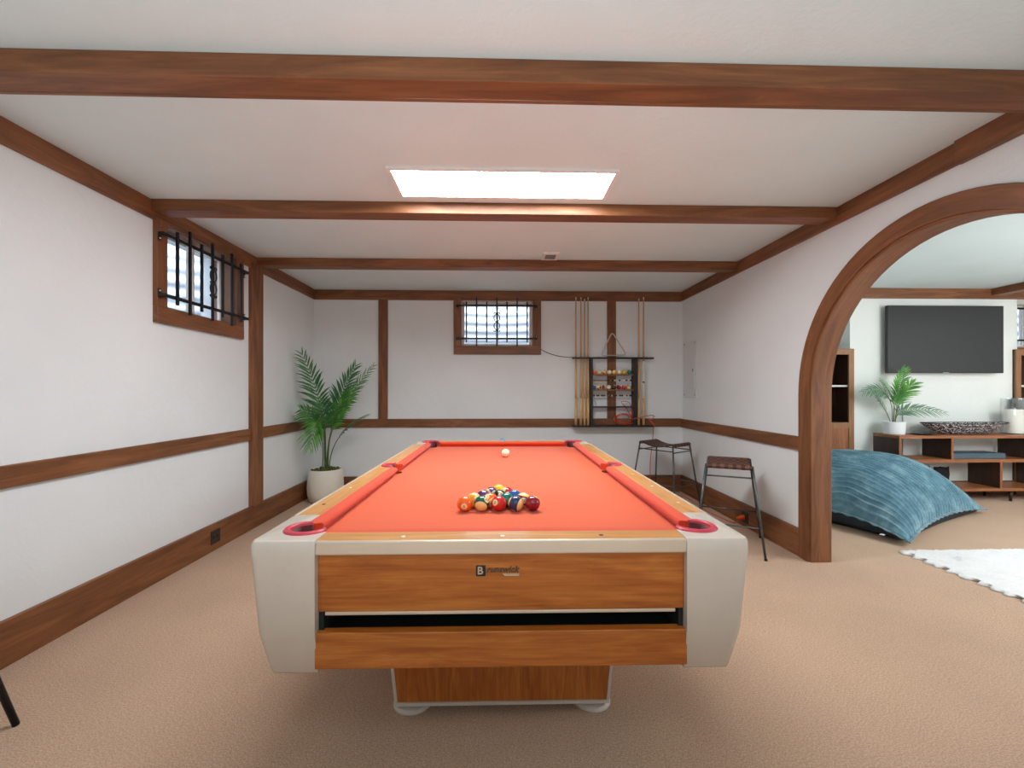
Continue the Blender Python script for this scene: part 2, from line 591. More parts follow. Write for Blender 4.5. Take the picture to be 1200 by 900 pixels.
# arch casing (room side, den side) and the jamb lining between them
def arch_band(r0, r1, x0, x1):
    o = [(AY + r1, 0)] + arc_pts(r1) + [(AY - r1, 0)]
    i = [(AY + r0, 0)] + arc_pts(r0) + [(AY - r0, 0)]
    bm = B()
    vs = []
    for (yo, zo), (yi, zi) in zip(o, i):
        vs.append([bm.verts.new(p) for p in ((x0, yo, zo), (x0, yi, zi), (x1, yi, zi), (x1, yo, zo))])
    for a, b in zip(vs[:-1], vs[1:]):
        for k in range(4):
            q = (k + 1) % 4
            bm.faces.new((a[k], a[q], b[q], b[k]))
    bm.faces.new(vs[0]); bm.faces.new(vs[-1][::-1])
    return bm
def arch_wood():
    """stained pine whose grain follows the curve"""
    t = MT('stained_pine_arch')
    tc = t.n('ShaderNodeTexCoord')
    sx = t.n('ShaderNodeSeparateXYZ')
    t.l(tc.outputs['Object'], sx.inputs[0])
    dy = t.math('SUBTRACT', sx.outputs[1], AY)
    dz = t.math('MAXIMUM', t.math('SUBTRACT', sx.outputs[2], AZ), 0.0)
    low = t.math('MINIMUM', t.math('SUBTRACT', sx.outputs[2], AZ), 0.0)
    r = t.math('SQRT', t.math('ADD', t.math('POWER', t.math('ABSOLUTE', dy), 2.0), t.math('POWER', dz, 2.0)))
    a = t.math('ADD', t.math('ARCTAN2', dz, dy), low)
    cb = t.n('ShaderNodeCombineXYZ')
    t.l(t.math('MULTIPLY', a, 0.9), cb.inputs[0])
    t.l(t.math('MULTIPLY', r, 9.0), cb.inputs[1])
    t.l(t.math('MULTIPLY', sx.outputs[0], 9.0), cb.inputs[2])
    f = t.noise(cb.outputs[0], 1.6, 6, 0.6, 1.4)
    cb2 = t.n('ShaderNodeVectorMath', operation='MULTIPLY')
    t.l(cb.outputs[0], cb2.inputs[0])
    cb2.inputs[1].default_value = (3.3, 13, 13)
    f2 = t.noise(cb2.outputs[0], 1.0, 3, 0.6)
    c = t.ramp(f, [(0.28, BW['dark']), (0.5, BW['mid']), (0.72, BW['light'])])
    c = t.mix(0.35, c, t.ramp(f2, [(0.35, (1, 1, 1, 1)), (0.7, (0.62, 0.6, 0.58, 1))]), 'MULTIPLY')
    t.color(c)
    t.bump(f2, 0.15, 0.003)
    t.set(Roughness=0.5)
    return t.m
M['arch'] = arch_wood()
struct('trim_1', arch_band(AR - 0.105, AR, XR - 0.03, XR), M['arch'], bevel=0.003)
struct('trim_2', arch_band(AR - 0.105, AR, XR2, XR2 + 0.03), M['arch'], bevel=0.003)
struct('trim_3', arch_band(AR - 0.118, AR - 0.088, XR - 0.018, XR2 + 0.018), M['arch'], bevel=0.003)

# ceiling trim, chair rail, baseboards, posts, beams
ct0, ct1 = 2.275, ZC
cr0, cr1 = 0.776, 0.876
bb = 0.20
d = 0.022
k = 4
def trim(bm, m, **kw):
    global k
    kw.setdefault('bevel', 0.003)
    o = struct('trim_%d' % k, bm, m, **kw)
    k += 1
    return o
trim(bx(XL, XL + d, YR, YB, ct0, ct1), M['trim_y'])
trim(bx(XR - d, XR, 2.05, YB, ct0 + 0.008, ct1), M['trim_y'])
trim(bx(XR - d - 0.016, XR, YR, 2.05, ct0 + 0.004, ct1), M['trim_y'])
trim(bx(XL + d, XR - d, YB - d, YB, ct0, ct1), M['trim_x'])
trim(bx(XL, XL + d, YR, 3.905, cr0, cr1), M['trim_y'])
trim(bx(XL, XL + d, 4.065, YB, cr0, cr1), M['trim_y'])
trim(bx(XR - d, XR, AY + AR, YB, cr0 - 0.005, cr1 - 0.005), M['trim_y'])
trim(bx(XL + d, XR - d, YB - d, YB, cr0, cr1), M['trim_x'])
def base(name, bm, ax):
    struct(name, bm, M['trim_' + ax], bevel=0.003)
base('baseboard_left', bx(XL, XL + 0.026, YR, YB, 0, bb), 'y')
base('baseboard_back', bx(XL + 0.026, XR - 0.026, YB - 0.026, YB, 0, bb), 'x')
base('baseboard_right', bx(XR - 0.026, XR, AY + AR, YB, 0, bb), 'y')
base('baseboard_right_near', bx(XR - 0.026, XR, YR, AY - AR, 0, bb), 'y')
trim(bx(XL, XL + 0.045, 3.905, 4.065, bb, ct0 + 0.04), M['trim_z'])          # post under the third beam
trim(bx(-1.418, -1.31, YB - d, YB, cr1, ct0), M['trim_z'])
trim(bx(1.288, 1.392, YB - d, YB, cr1, ct0), M['trim_z'])
def beam(y0, y1, zb, x0, x1, lip=0.02):
    bm = B()
    # hollow box beam: front board and bottom board, then a narrow gap and the rear board
    box(bm, x0, x1, y0, y1 - lip - 0.006, zb, ZC)
    box(bm, x0, x1, y1 - lip, y1, zb + 0.004, ZC)
    return bm
trim(beam(1.585, 1.715, 2.306, XL, XR), M['trim_x'], bevel=0.004)
trim(beam(2.80, 2.935, 2.318, XL, XR - d, 0.025), M['trim_x'], bevel=0.004)
trim(beam(4.00, 4.13, 2.316, XL, XR - d, 0.02), M['trim_x'], bevel=0.004)

# ------------------------------------------------------------------ the den beyond the arch
PX0, PX1, PY = 4.057, 6.058, 5.02      # wall projection that carries the screen
struct('wall_den_back', wall_with_hole('x', YB, YB + WT, XR2, XD + T, (6.10, 6.95, 1.736, 2.275)), M['wall_grey'])
struct('wall_den_projection', bx(PX0, PX1, PY, YB, 0, ZC), M['wall_grey'])
struct('wall_den_right', bx(XD, XD + T, YR, YB, 0, ZC), M['wall'])
trim(bx(XR2, XD, 4.98, PY, ct0, ZC), M['trim_x'])
trim(bx(5.70, 5.83, YR, 4.98, 2.31, ZC), M['trim_y'])
base('baseboard_den_back', bx(PX0, PX1, PY - 0.022, PY, 0, 0.16), 'x')

# ------------------------------------------------------------------ windows, grilles, window wells
def window(name, hole, axis, plane, sgn):
    """casing, reveal frame, sliding sashes; built along local u (x or y), out = away from the room"""
    u0, u1, z0, z1 = hole
    def bxx(bm, a0, a1, n0, n1, za, zb):
        # n measured from the wall plane, positive into the room
        p0, p1 = sorted((plane - sgn * n0, plane - sgn * n1))
        if axis == 'x':
            box(bm, a0, a1, p0, p1, za, zb)
        else:
            box(bm, p0, p1, a0, a1, za, zb)
        return bm
    w = 0.088
    cz = M['trim_' + axis]
    bm = B()
    bxx(bm, u0 - w, u0, 0, 0.03, z0, ct0 + 0.02)
    bxx(bm, u1, u1 + w + 0.01, 0, 0.03, z0, ct0 + 0.02)
    root = struct(name, bm, M['trim_z'], bevel=0.003)
    struct('window_sill', bxx(B(), u0 - w, u1 + w + 0.01, 0, 0.031, z0 - 0.10, z0), cz, root, bevel=0.003)
    bm = B()
    e = 0.014
    bxx(bm, u0, u0 + e, -0.16, 0, z0, z1); bxx(bm, u1 - e, u1, -0.16, 0, z0, z1)
    bxx(bm, u0, u1, -0.16, 0, z0, z0 + e); bxx(bm, u0, u1, -0.16, 0, z1 - e, z1)
    struct('window_reveal', bm, M['reveal'] if axis == 'x' else M['reveal_wood'], root)
    um = (u0 + u1) / 2
    for q, (a, b, n) in enumerate(((u0 + e, um + 0.012, -0.065), (um - 0.012, u1 - e, -0.09))):
        bm = B()
        f = 0.020
        bxx(bm, a, a + f, n - 0.022, n, z0 + e, z1 - e); bxx(bm, b - f, b, n - 0.022, n, z0 + e, z1 - e)
        bxx(bm, a, b, n - 0.022, n, z0 + e, z0 + e + f); bxx(bm, a, b, n - 0.022, n, z1 - e - f, z1 - e)
        s = struct('window_sash', bm, M['sash'], root, bevel=0.002)
        struct('window_pane', bxx(B(), a + f, b - f, n - 0.013, n - 0.009, z0 + e + f, z1 - e - f), M['pane'], s)
    return root
window('window_1', WB, 'x', YB, 1)
window('window_2', WL, 'y', XL, -1)
window('window_3', (6.10, 6.95, 1.736, 2.275), 'x', YB, 1)

def well(name, c, axis):
    """half-round corrugated steel wall of the window well, outside"""
    bm = B()
    n = 28
    R = 0.72
    rings = []
    for z in [0.9 + 0.05 * i for i in range(46)]:
        r = R + 0.014 * math.sin(z * 2 * PI / 0.068 * 0.5)
        ring = []
        for i in range(n + 1):
            a = PI * i / n
            if axis == 'x':
                ring.append((c + r * math.cos(a), YB + WT + 0.02 + r * 0.75 * math.sin(a), z))
            else:
                ring.append((XL - WT - 0.02 - r * 0.75 * math.sin(a), c + r * math.cos(a), z))
        rings.append(ring)
    loft(bm, rings, closed=False)
    o = struct(name, bm, M['well'], smooth=True)
    bm = B()
    if axis == 'x':
        box(bm, c - R, c + R, YB + WT, YB + WT + R, 0.8, 0.9)
    else:
        box(bm, XL - WT - R, XL - WT, c - R, c + R, 0.8, 0.9)
    struct('gravel_bed', bm, M['concrete'], o)
well('wall_well_back', -0.02, 'x')
well('wall_well_left', 3.31, 'y')
well('wall_well_den', 6.5, 'x')

def grille(label, loc, rotz, w, off=0.03):
    """local: x along the wall, -y towards the room, z up (z=0 at the middle)"""
    g = thing('window_grille', label, 'window grille', loc, rotz)
    hw = w / 2
    for z, s in ((0.193, 1), (-0.193, -1)):
        bm = B()
        box(bm, -hw, hw, -0.008, 0.004, z - 0.011, z + 0.011)
        for e in (-1, 1):
            box(bm, e * hw - 0.012, e * hw + 0.012, -0.008, off, z - 0.011, z + 0.011)
            zz = z - s * 0.03
            box(bm, e * hw - 0.013, e * hw + 0.013, off - 0.006, off, min(z, zz - s * 0.012), max(z, zz - s * 0.012))
        r = obj('crossbar', bm, M['iron'], g, bevel=0.002)
        for e in (-1, 1):
            bm = B()
            bmesh.ops.create_uvsphere(bm, u_segments=10, v_segments=6, radius=0.0065, matrix=Matrix.Translation((e * hw, off - 0.006, z - s * 0.028)))
            obj('screw', bm, M['screw'], r, smooth=True)
    n = 7
    for i in range(n):
        x = (i - 3) * 0.1185
        h = 0.285 if i % 2 else 0.238
        bm = B()
        box(bm, x - 0.008, x + 0.008, -0.016, 0.0, -h, h)
        b = obj('bar', bm, M['iron'], g, bevel=0.002)
    # scroll ornament on the middle bar
    bm = B()
    for c, sg in ((0.047, 1), (-0.047, -1)):
        for e in (-1, 1):
            pts = [(e * 0.034 * math.cos(a), -0.014, c + sg * 0.042 * math.sin(a)) for a in [-1.45 + 2.75 * q_ / 12 for q_ in range(13)]]
            pts += [(e * x, -0.014, c + sg * z) for x, z in ((0.010, 0.050), (0.015, 0.060), (0.025, 0.064), (0.033, 0.059), (0.034, 0.050), (0.028, 0.047))]
            tube(bm, pts, 0.0058, 6)
    box(bm, -0.014, 0.014, -0.022, 0.003, -0.009, 0.009)
    obj('scroll', bm, M['iron'], g, smooth=True)
    return g
grille('black wrought-iron bars over the window in the far wall', (-0.027, 5.21, 2.012), 0.0, 0.93)
grille('black wrought-iron bars over the window high on the left wall', (XL + 0.06, 3.318, 2.0), PI / 2, 0.925)
grille('black iron bars over the window behind the right-hand bookcase', (6.50, 5.21, 2.012), 0.0, 0.93)

# ------------------------------------------------------------------ ceiling panel lights and ceiling vent
def ceiling_light(label, x0, x1, y0, y1, lamp='diffuser'):
    cx, cy = (x0 + x1) / 2, (y0 + y1) / 2
    t = thing('ceiling_light', label, 'ceiling light', (cx, cy, ZC))
    hx, hy = (x1 - x0) / 2, (y1 - y0) / 2
    bm = B()
    for a in ((-hx, hx, -hy, -hy + 0.022), (-hx, hx, hy - 0.022, hy), (-hx, -hx + 0.022, -hy + 0.022, hy - 0.022), (hx - 0.022, hx, -hy + 0.022, hy - 0.022)):
        box(bm, a[0], a[1], a[2], a[3], -0.014, 0.0)
    obj('frame', bm, M['white_plastic'], t)
    obj('diffuser', bx(-hx + 0.022, hx - 0.022, -hy + 0.022, hy - 0.022, -0.010, 0.0), M[lamp], t)
    return t
ceiling_light('glowing white flush panel on the ceiling above the billiard table', -0.60, 0.65, 2.36, 2.715)
ceiling_light('added fill panel on the ceiling, out of view behind the camera', -0.75, 0.75, -0.70, -0.34, 'diffuser_fill')  # unseen panel added to fill the near end of the room
ceiling_light('added fill panel on the den ceiling, out of view', 4.3, 5.55, 1.7, 2.06)  # unseen panel added to light the den

t = thing('ceiling_vent', 'small square grey vent on the ceiling before the third beam', 'vent', (0.447, 3.875, ZC))
bm = B()
box(bm, -0.072, 0.072, -0.10, 0.10, -0.014, 0)
obj('frame', bm, M['white_plastic'], t, bevel=0.004)
bm = B()
for i in range(7):
    box(bm, -0.045, 0.045, -0.062 + i * 0.018, -0.052 + i * 0.018, -0.0165, -0.013)
obj('grille', bm, M['grey_plastic'], t)

# ------------------------------------------------------------------ billiard table
TX, TY, TR = 0.0175, 2.468, -0.0065
tbl = thing('billiard_table', 'orange-felt pool table with cherry wood panels and silver-white corner castings', 'pool table', (TX, TY, 0), TR)
HW, HL = 0.690, 1.248          # outer half width / length
NX, NY = 0.5625, 1.124         # cushion noses
RT = 0.79                      # rail top
BED = 0.750
CPX, CPY = 0.578, 1.135        # corner pocket centres
SPX = 0.606                    # side pocket centres
def cyl(x, y, r, z0, z1, n=40):
    return lathe(B(), [(r, z0), (r, z1)], n, (x, y, 0))
def pockets(r, z0, z1, rs=None):
    out = []
    for sx in (-1, 1):
        for sy in (-1, 1):
            out.append(cyl(sx * CPX, sy * CPY, r, z0, z1))
        out.append(cyl(sx * SPX, 0, rs or r, z0, z1))
    return out
bed = obj('playing_bed', bx(-0.612, 0.612, -1.175, 1.175, 0.715, BED), M['felt'], tbl)
cut(bed, pockets(0.052, 0.60, 0.80))

# cushions
def cushion(sec, e0, e1, place, name='cushion'):
    """sec: list of (u, z, grow): u from nose outwards; e0,e1 ends at the nose; grow scales end extension"""
    rings = []
    for t in (0, 1):
        ring = []
        for u, z in sec:
            s = (e0 - 0.75 * u) if t == 0 else (e1 + 0.75 * u)
            ring.append(place(u, s, z))
        rings.append(ring)
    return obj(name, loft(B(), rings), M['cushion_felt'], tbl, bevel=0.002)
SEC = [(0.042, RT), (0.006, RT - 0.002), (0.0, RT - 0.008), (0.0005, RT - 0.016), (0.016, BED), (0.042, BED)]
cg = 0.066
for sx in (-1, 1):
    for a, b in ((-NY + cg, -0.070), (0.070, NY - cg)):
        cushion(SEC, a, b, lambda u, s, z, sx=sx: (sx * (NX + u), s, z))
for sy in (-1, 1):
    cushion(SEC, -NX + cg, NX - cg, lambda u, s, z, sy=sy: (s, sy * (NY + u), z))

# rail tops (wood) with the metal strip along their outer edge
CI, CL = 0.512, 0.988          # caps reach inwards to x=CI and along the sides to y=CL
WO = 0.012
for sx in (-1, 1):
    x0, x1 = sorted((sx * 0.6035, sx * (HW - WO)))
    r = obj('rail_top', bx(x0, x1, -CL, CL, 0.756, RT), M['railtop_y'], tbl)
    cut(r, [cyl(sx * SPX, 0, 0.056, 0.7, 0.85)])
    b = r.modifiers.new('bevel', 'BEVEL'); b.width = 0.0015; b.limit_method = 'ANGLE'
    x0, x1 = sorted((sx * (HW - WO), sx * HW))
    obj('edge_strip', bx(x0, x1, -CL, CL, 0.752, RT + 0.001), M['strip_metal'], tbl, bevel=0.003)
for sy in (-1, 1):
    y0, y1 = sorted((sy * 1.165, sy * (HL - WO)))
    obj('rail_top', bx(-CI, CI, y0, y1, 0.756, RT), M['railtop_x'], tbl, bevel=0.0015)
    y0, y1 = sorted((sy * (HL - WO), sy * HL))
    obj('edge_strip', bx(-CI, CI, y0, y1, 0.752, RT + 0.001), M['strip_metal'], tbl, bevel=0.004)

# sights
def sight(x, y, m):
    obj('sight', lathe(B(), [(0.0065, RT - 0.002), (0.0065, RT + 0.0008), (0.004, RT + 0.0012)], 14, (x, y, 0)), m, tbl)
U = 0.281
for sx in (-1, 1):
    for i in (-3, -2, -1, 1, 2, 3):
        sight(sx * 0.648, i * U, M['sight_dark'] if (sx == -1 and i == -3) else M['sight'])
for sy in (-1, 1):
    for i in (-1, 0, 1):
        sight(i * U, sy * 1.208, M['sight_dark'] if (sy == -1 and i == 1) else M['sight'])

# corner castings: lofted block, tucked in at the bottom, top pierced by the pocket
def cap(sx, sy):
    rings = []
    for z, px, py, rr in ((0.418, 0.646, 1.222, 0.020), (0.424, 0.650, 1.226, 0.026), (0.528, 0.6705, 1.2465, 0.028), (0.540, 0.6725, 1.248, 0.028),
                          (0.752, 0.6915, 1.248, 0.022), (0.780, 0.691, 1.2475, 0.020), (0.789, 0.687, 1.2435, 0.018), (0.792, 0.682, 1.239, 0.016)):
        ring = [(CI, CL), (px, CL)]
        for i in range(7):
            a = i / 6 * PI / 2
            ring.append((px - rr + rr * math.cos(a), py - rr + rr * math.sin(a)))
        ring.append((CI, py))
        rings.append([(sx * x, sy * y, z) for x, y in ring])
    bm = loft(B(), rings)
    o = obj('corner_casting', bm, M['cap_metal'], tbl)
    n1 = bx(*sorted((sx * 0.40, sx * 0.6035)), *sorted((sy * 0.90, sy * 1.10)), 0.748, 0.9)
    n2 = bx(*sorted((sx * 0.40, sx * 0.543)), *sorted((sy * 0.89, sy * 1.166)), 0.748, 0.91)
    cut(o, [cyl(sx * CPX, sy * CPY, 0.056, 0.62, 0.9), n1, n2])
    for p in o.data.polygons:
        p.use_smooth = True
    b = o.modifiers.new('bevel', 'BEVEL'); b.width = 0.0015; b.segments = 1; b.limit_method = 'ANGLE'; b.angle_limit = math.radians(50)
    e = o.modifiers.new('split', 'EDGE_SPLIT'); e.split_angle = math.radians(32)
    return o
for sx in (-1, 1):
    for sy in (-1, 1):
        cap(sx, sy)

# pocket liners: an open ring on the rail and a cup below it
def liner(cx, cy, adir, half, r0, r1):
    bm = B()
    n = 32
    rings = []
    for i in range(n + 1):
        a = adir - half + 2 * half * i / n
        ca, sa = math.cos(a), math.sin(a)
        w = min(1.0, min(i, n - i) / 3 * 0.5 + 0.5)
        ro = r0 + (r1 - r0) * w
        rings.append([(cx + r * ca, cy + r * sa, z) for r, z in ((r0, RT - 0.03), (r0, RT + 0.005), (r0 + 0.003, RT + 0.0085), (ro - 0.004, RT + 0.0075), (ro, RT + 0.003), (ro, RT - 0.001), (r0 + 0.004, RT - 0.004))])
    loft(bm, rings)
    o = obj('pocket', bm, M['pocket'], tbl, smooth=True)
    bm = B()
    rings = []
    for r, z in ((r0 + 0.001, RT - 0.002), (r0, 0.72), (r0 - 0.006, 0.66)):
        rings.append([(cx + r * math.cos(adir - half + 2 * half * i / n), cy + r * math.sin(adir - half + 2 * half * i / n), z) for i in range(n + 1)])
    loft(bm, rings, closed=False)
    c = obj('pocket_wall', bm, M['pocket_dark'], o, smooth=True)
    sm = c.modifiers.new('s', 'SOLIDIFY'); sm.thickness = 0.002
    obj('pocket_cup', lathe(B(), [(0.0, 0.640), (r0 - 0.002, 0.644), (r0, 0.70), (r0, 0.72)], 32, (cx, cy, 0), False, False), M['black_void'], o, smooth=True)
for sx in (-1, 1):
    for sy in (-1, 1):
        liner(sx * CPX, sy * CPY, math.atan2(sy, sx), math.radians(128), 0.048, 0.068)
    liner(sx * SPX, 0, 0 if sx > 0 else PI, math.radians(98), 0.046, 0.060)

# aprons, ball-return opening, lower panel
ap = obj('apron', bx(-CI, CI, -1.226, -1.196, 0.588, 0.748), M['orange_x'], tbl, bevel=0.002)
obj('apron', bx(-CI, CI, 1.196, 1.226, 0.44, 0.748), M['orange_x'], tbl, bevel=0.002)
obj('apron_strip', bx(-CI + 0.02, CI - 0.025, -1.229, -1.19, 0.579, 0.588), M['strip_metal'], tbl, bevel=0.002)
obj('lower_panel', bx(-CI - 0.004, CI + 0.004, -1.240, -1.208, 0.436, 0.536), M['orange_x'], tbl, bevel=0.003)
bm = B()
box(bm, -CI, CI, -1.0, -0.985, 0.45, 0.70)          # back of the return box
box(bm, -CI, CI, -1.208, -1.0, 0.500, 0.512)        # its floor
box(bm, -CI, CI, -1.19, -1.0, 0.62, 0.63)           # its roof
box(bm, -CI + 0.001, -CI + 0.014, -1.222, -1.0, 0.52, 0.60)  # this plate and the next are added black for the apron's shadow
box(bm, CI - 0.014, CI - 0.001, -1.222, -1.0, 0.52, 0.60)
obj('ball_return', bm, M['green_black'], tbl)
for sx in (-1, 1):
    bm = B()
    ring = lambda y: [(sx * 0.672, y, 0.748), (sx * 0.640, y, 0.748), (sx * 0.610, y, 0.438), (sx * 0.640, y, 0.438)]
    loft(bm, [ring(-CL), ring(CL)])
    obj('side_apron', bm, M['orange_y'], tbl, bevel=0.002)
obj('frame', bx(-0.60, 0.60, -0.985, 1.19, 0.45, 0.71), M['darkwal_y'], tbl)

# pedestals on disc feet
for s in (-1, 1):
    rings = []
    for z, hx, y0, y1 in ((0.030, 0.400, 0.375, 0.795), (0.455, 0.437, 0.355, 0.812)):
        a, b = sorted((s * y0, s * y1))
        rings.append([(-hx, a, z), (hx, a, z), (hx, b, z), (-hx, b, z)])
    p = obj('pedestal', loft(B(), rings), M['orange_z'], tbl, bevel=0.002)
    for sx in (-1, 1):
        rings = []
        for z, hx, y1 in ((0.028, 0.404, 0.799), (0.436, 0.4395, 0.816)):
            x0, x1 = sorted((sx * hx, sx * (hx - 0.011)))
            a, b = sorted((s * y1, s * (y1 - 0.03)))
            rings.append([(x0, a, z), (x1, a, z), (x1, b, z), (x0, b, z)])
        obj('edge_trim', loft(B(), rings), M['white_metal'], p)
    a, b = sorted((s * 0.801, s * 0.775))
    obj('edge_trim', bx(-0.405, 0.405, a, b, 0.022, 0.034), M['white_metal'], p)
    for sx in (-1, 1):
        for yy in (0.745, 0.43):
            obj('foot', lathe(B(), [(0.074, 0.0), (0.074, 0.008), (0.066, 0.013), (0.03, 0.017), (0.024, 0.032)], 36, (sx * 0.345, s * yy, 0)), M['white_metal'], tbl, smooth=False, bevel=0.001)

# maker's badge on the apron
bd = obj('badge', bx(-0.0745, -0.0475, -1.2285, -1.2255, 0.684, 0.714), M['plate'], ap, bevel=0.001)
mrot = Matrix.Rotation(PI / 2, 4, 'X')
def badge_text(body, size, x, z, m, shear=0.0, y=-1.2285):
    bm = text_mesh(body, size, 0.0012, shear, 'LEFT', 0.0005)
    bmesh.ops.transform(bm, matrix=Matrix.Translation((x, y, z)) @ mrot, verts=bm.verts)
    return obj('badge_lettering', bm, m, ap)
badge_text('B', 0.030, -0.071, 0.699, M['silver'])
badge_text('runswick', 0.0245, -0.0455, 0.702, M['chrome'], 0.35, -1.2275)
rings = [[(0.0, y, 0.6905), (0.006, y, 0.6845), (0.045, y, 0.6845), (0.047, y, 0.6905)] for y in (-1.229, -1.2255)]
obj('badge_bar', loft(B(), rings), M['silver'], ap)

# ------------------------------------------------------------------ balls
BR = 0.0286
BCOL = {1: (236, 190, 24), 2: (40, 92, 168), 3: (206, 28, 34), 4: (78, 44, 112), 5: (244, 104, 16), 6: (10, 108, 98), 7: (138, 14, 38), 8: (16, 20, 24)}
CREAM = srgb(246, 214, 140)
def ball_mat(n):
    base = srgb(*BCOL[n if n <= 8 else n - 8]) if n else srgb(240, 226, 190)
    if n == 9:
        base = srgb(238, 164, 30)
    if n == 14:
        base = srgb(8, 88, 66)
    if n == 10:
        base = srgb(18, 52, 100)
    t = MT('ball_finish_%d' % n)
    tc = t.n('ShaderNodeTexCoord')
    nm = t.n('ShaderNodeVectorMath', operation='NORMALIZE')
    t.l(tc.outputs['Object'], nm.inputs[0])
    sx = t.n('ShaderNodeSeparateXYZ')
    t.l(nm.outputs[0], sx.inputs[0])
    if n == 0:
        f = t.noise(tc.outputs['Object'], 20, 2)
        t.color(t.ramp(f, [(0.3, srgb(238, 222, 184)), (0.7, srgb(244, 232, 200))]))
    else:
        c = base
        if n > 8:
            st = t.math('LESS_THAN', t.math('ABSOLUTE', sx.outputs[2]), 0.56)
            c = t.mix(st, CREAM, base)
        num = t.math('GREATER_THAN', t.math('ABSOLUTE', sx.outputs[0]), 0.915)
        c = t.mix(num, c, srgb(244, 224, 168))
        t.color(c)
    t.set(Roughness=0.12, Coat_Weight=0.4, Coat_Roughness=0.05)
    return t.m
M['ink'] = plain('black_ink', srgb(14, 12, 12), 0.4)
def ball(n, name, label, loc, ndir=(0, -0.9, 0.4), axis=(0, 0.4, 0.9), group='racked pool balls on the felt', r=BR, number=True):
    bm = B()
    bmesh.ops.create_uvsphere(bm, u_segments=40, v_segments=24, radius=r)
    key = 'ball%d' % n
    if key not in M:
        M[key] = ball_mat(n)
    o = obj(name, bm, M[key], smooth=True)
    x = Vector(ndir).normalized()
    z = Vector(axis)
    z = (z - x * z.dot(x)).normalized()
    y = z.cross(x)
    R = Matrix((x, y, z)).transposed()
    o.rotation_euler = R.to_euler()
    o.location = loc
    tag(o, label, 'ball', group)
    if n and number:
        bm = text_mesh(str(n), r * 0.52, 0.0, 0, 'CENTER')
        bmesh.ops.subdivide_edges(bm, edges=bm.edges[:], cuts=1)
        for v in bm.verts:
            a, b = v.co.x, v.co.y
            v.co = Vector((math.sqrt(max(0, r * r - a * a - b * b)) + 0.0002, a, b))
        obj('number', bm, M['ink'], o)
    return o
S, DY = 0.0637, 0.052
y0, zc = 1.667, BED + BR
# view-facing frame at the rack: right, up (perpendicular to the view), towards the camera
vt = Vector((0, -0.97, 0.245)); vu = Vector((0, 0.245, 0.97)); vr = Vector((1, 0, 0))
def vd(a, b, c=None):
    c = math.sqrt(max(0.0, 1 - a * a - b * b)) if c is None else c
    return vr * a + vu * b + vt * c
rack = [
    (5, -2, 0, vd(0, -0.37), vu, 'orange solid ball at the front corner of the rack, numbered 5', 0.0),
    (14, -1, 0, vd(0.70, 0.45), vd(-0.1, -0.62, 0.78), 'green striped ball in the front row with cream patch facing down', 0.004),
    (3, 0, 0, vd(-0.5, 0.12), vu, 'red solid ball in the middle of the front row', 0.002),
    (10, 1, 0, vd(0.35, 0.93, -0.1), vd(0.86, -0.36, 0.36), 'dark blue striped ball with slanted cream sides in the front row', -0.001),
    (7, 2, 0, vd(0.5, 0.85, 0.1), vu, 'dark maroon solid ball at the front corner of the rack', -0.001),
    (9, -1.50, 1, vd(0.5, 0.3), vd(0.3, -0.75, 0.6), 'yellow striped ball behind the orange front corner ball', 0.004),
    (13, -0.5, 1, vd(-0.5, 0.45), vd(0.6, -0.6, 0.5), 'orange striped ball in the second row of the rack', 0.0),
    (6, 0.48, 1, vd(0.2, 0.97, 0.0), vu, 'teal solid ball in the second row of the rack', 0.0),
    (15, 1.5, 1, vd(-0.05, -0.1), vd(0.2, 0.95, 0.1), 'maroon striped ball with cream top beside the dark maroon corner ball', 0.0),
    (4, -0.95, 2, vd(-0.2, 0.97, 0.0), vu, 'purple solid ball in the third row of the rack', 0.0),
    (8, 0.05, 2, vd(0.25, 0.35), vu, 'black ball at the centre of the rack, numbered 8', 0.0),
    (2, 0.98, 2, vd(0.25, 0.96, 0.0), vu, 'blue solid ball in the third row of the rack', 0.0),
    (12, -0.48, 3, vd(0.5, 0.1), vd(0.8, 0.1, -0.4), 'purple striped ball just in front of the yellow apex ball', 0.0),
    (11, 0.50, 3, vd(-0.2, 0.1, -0.9), vd(-0.7, 0.4, 0.3), 'red striped ball just in front of the yellow apex ball', 0.0),
    (1, 0.0, 4, vd(0.2, 0.97, 0.0), vu, 'yellow solid ball at the far tip of the rack', 0.0),
]
for n, i, row, nd, ax, lab, dy in rack:
    ball(n, 'pool_ball', lab, (-0.002 + i * S, y0 + row * DY + dy, zc), nd, ax)
ball(0, 'cue_ball', 'cream white cue ball alone near the far end of the felt', (0.044, 3.03, zc), group=None)
ck = thing('chalk_cube', 'small light-blue chalk cube on the far rail of the pool table', 'chalk', (0.03, 3.685, RT + 0.0005), 0.2)
obj('chalk_paper', bx(-0.011, 0.011, -0.011, 0.011, 0, 0.018), M['chalk'], ck, bevel=0.001)
obj('chalk_top', lathe(B(), [(0.0, 0.018), (0.0095, 0.0205), (0.0, 0.0203)], 14), M['chalk'], ck)

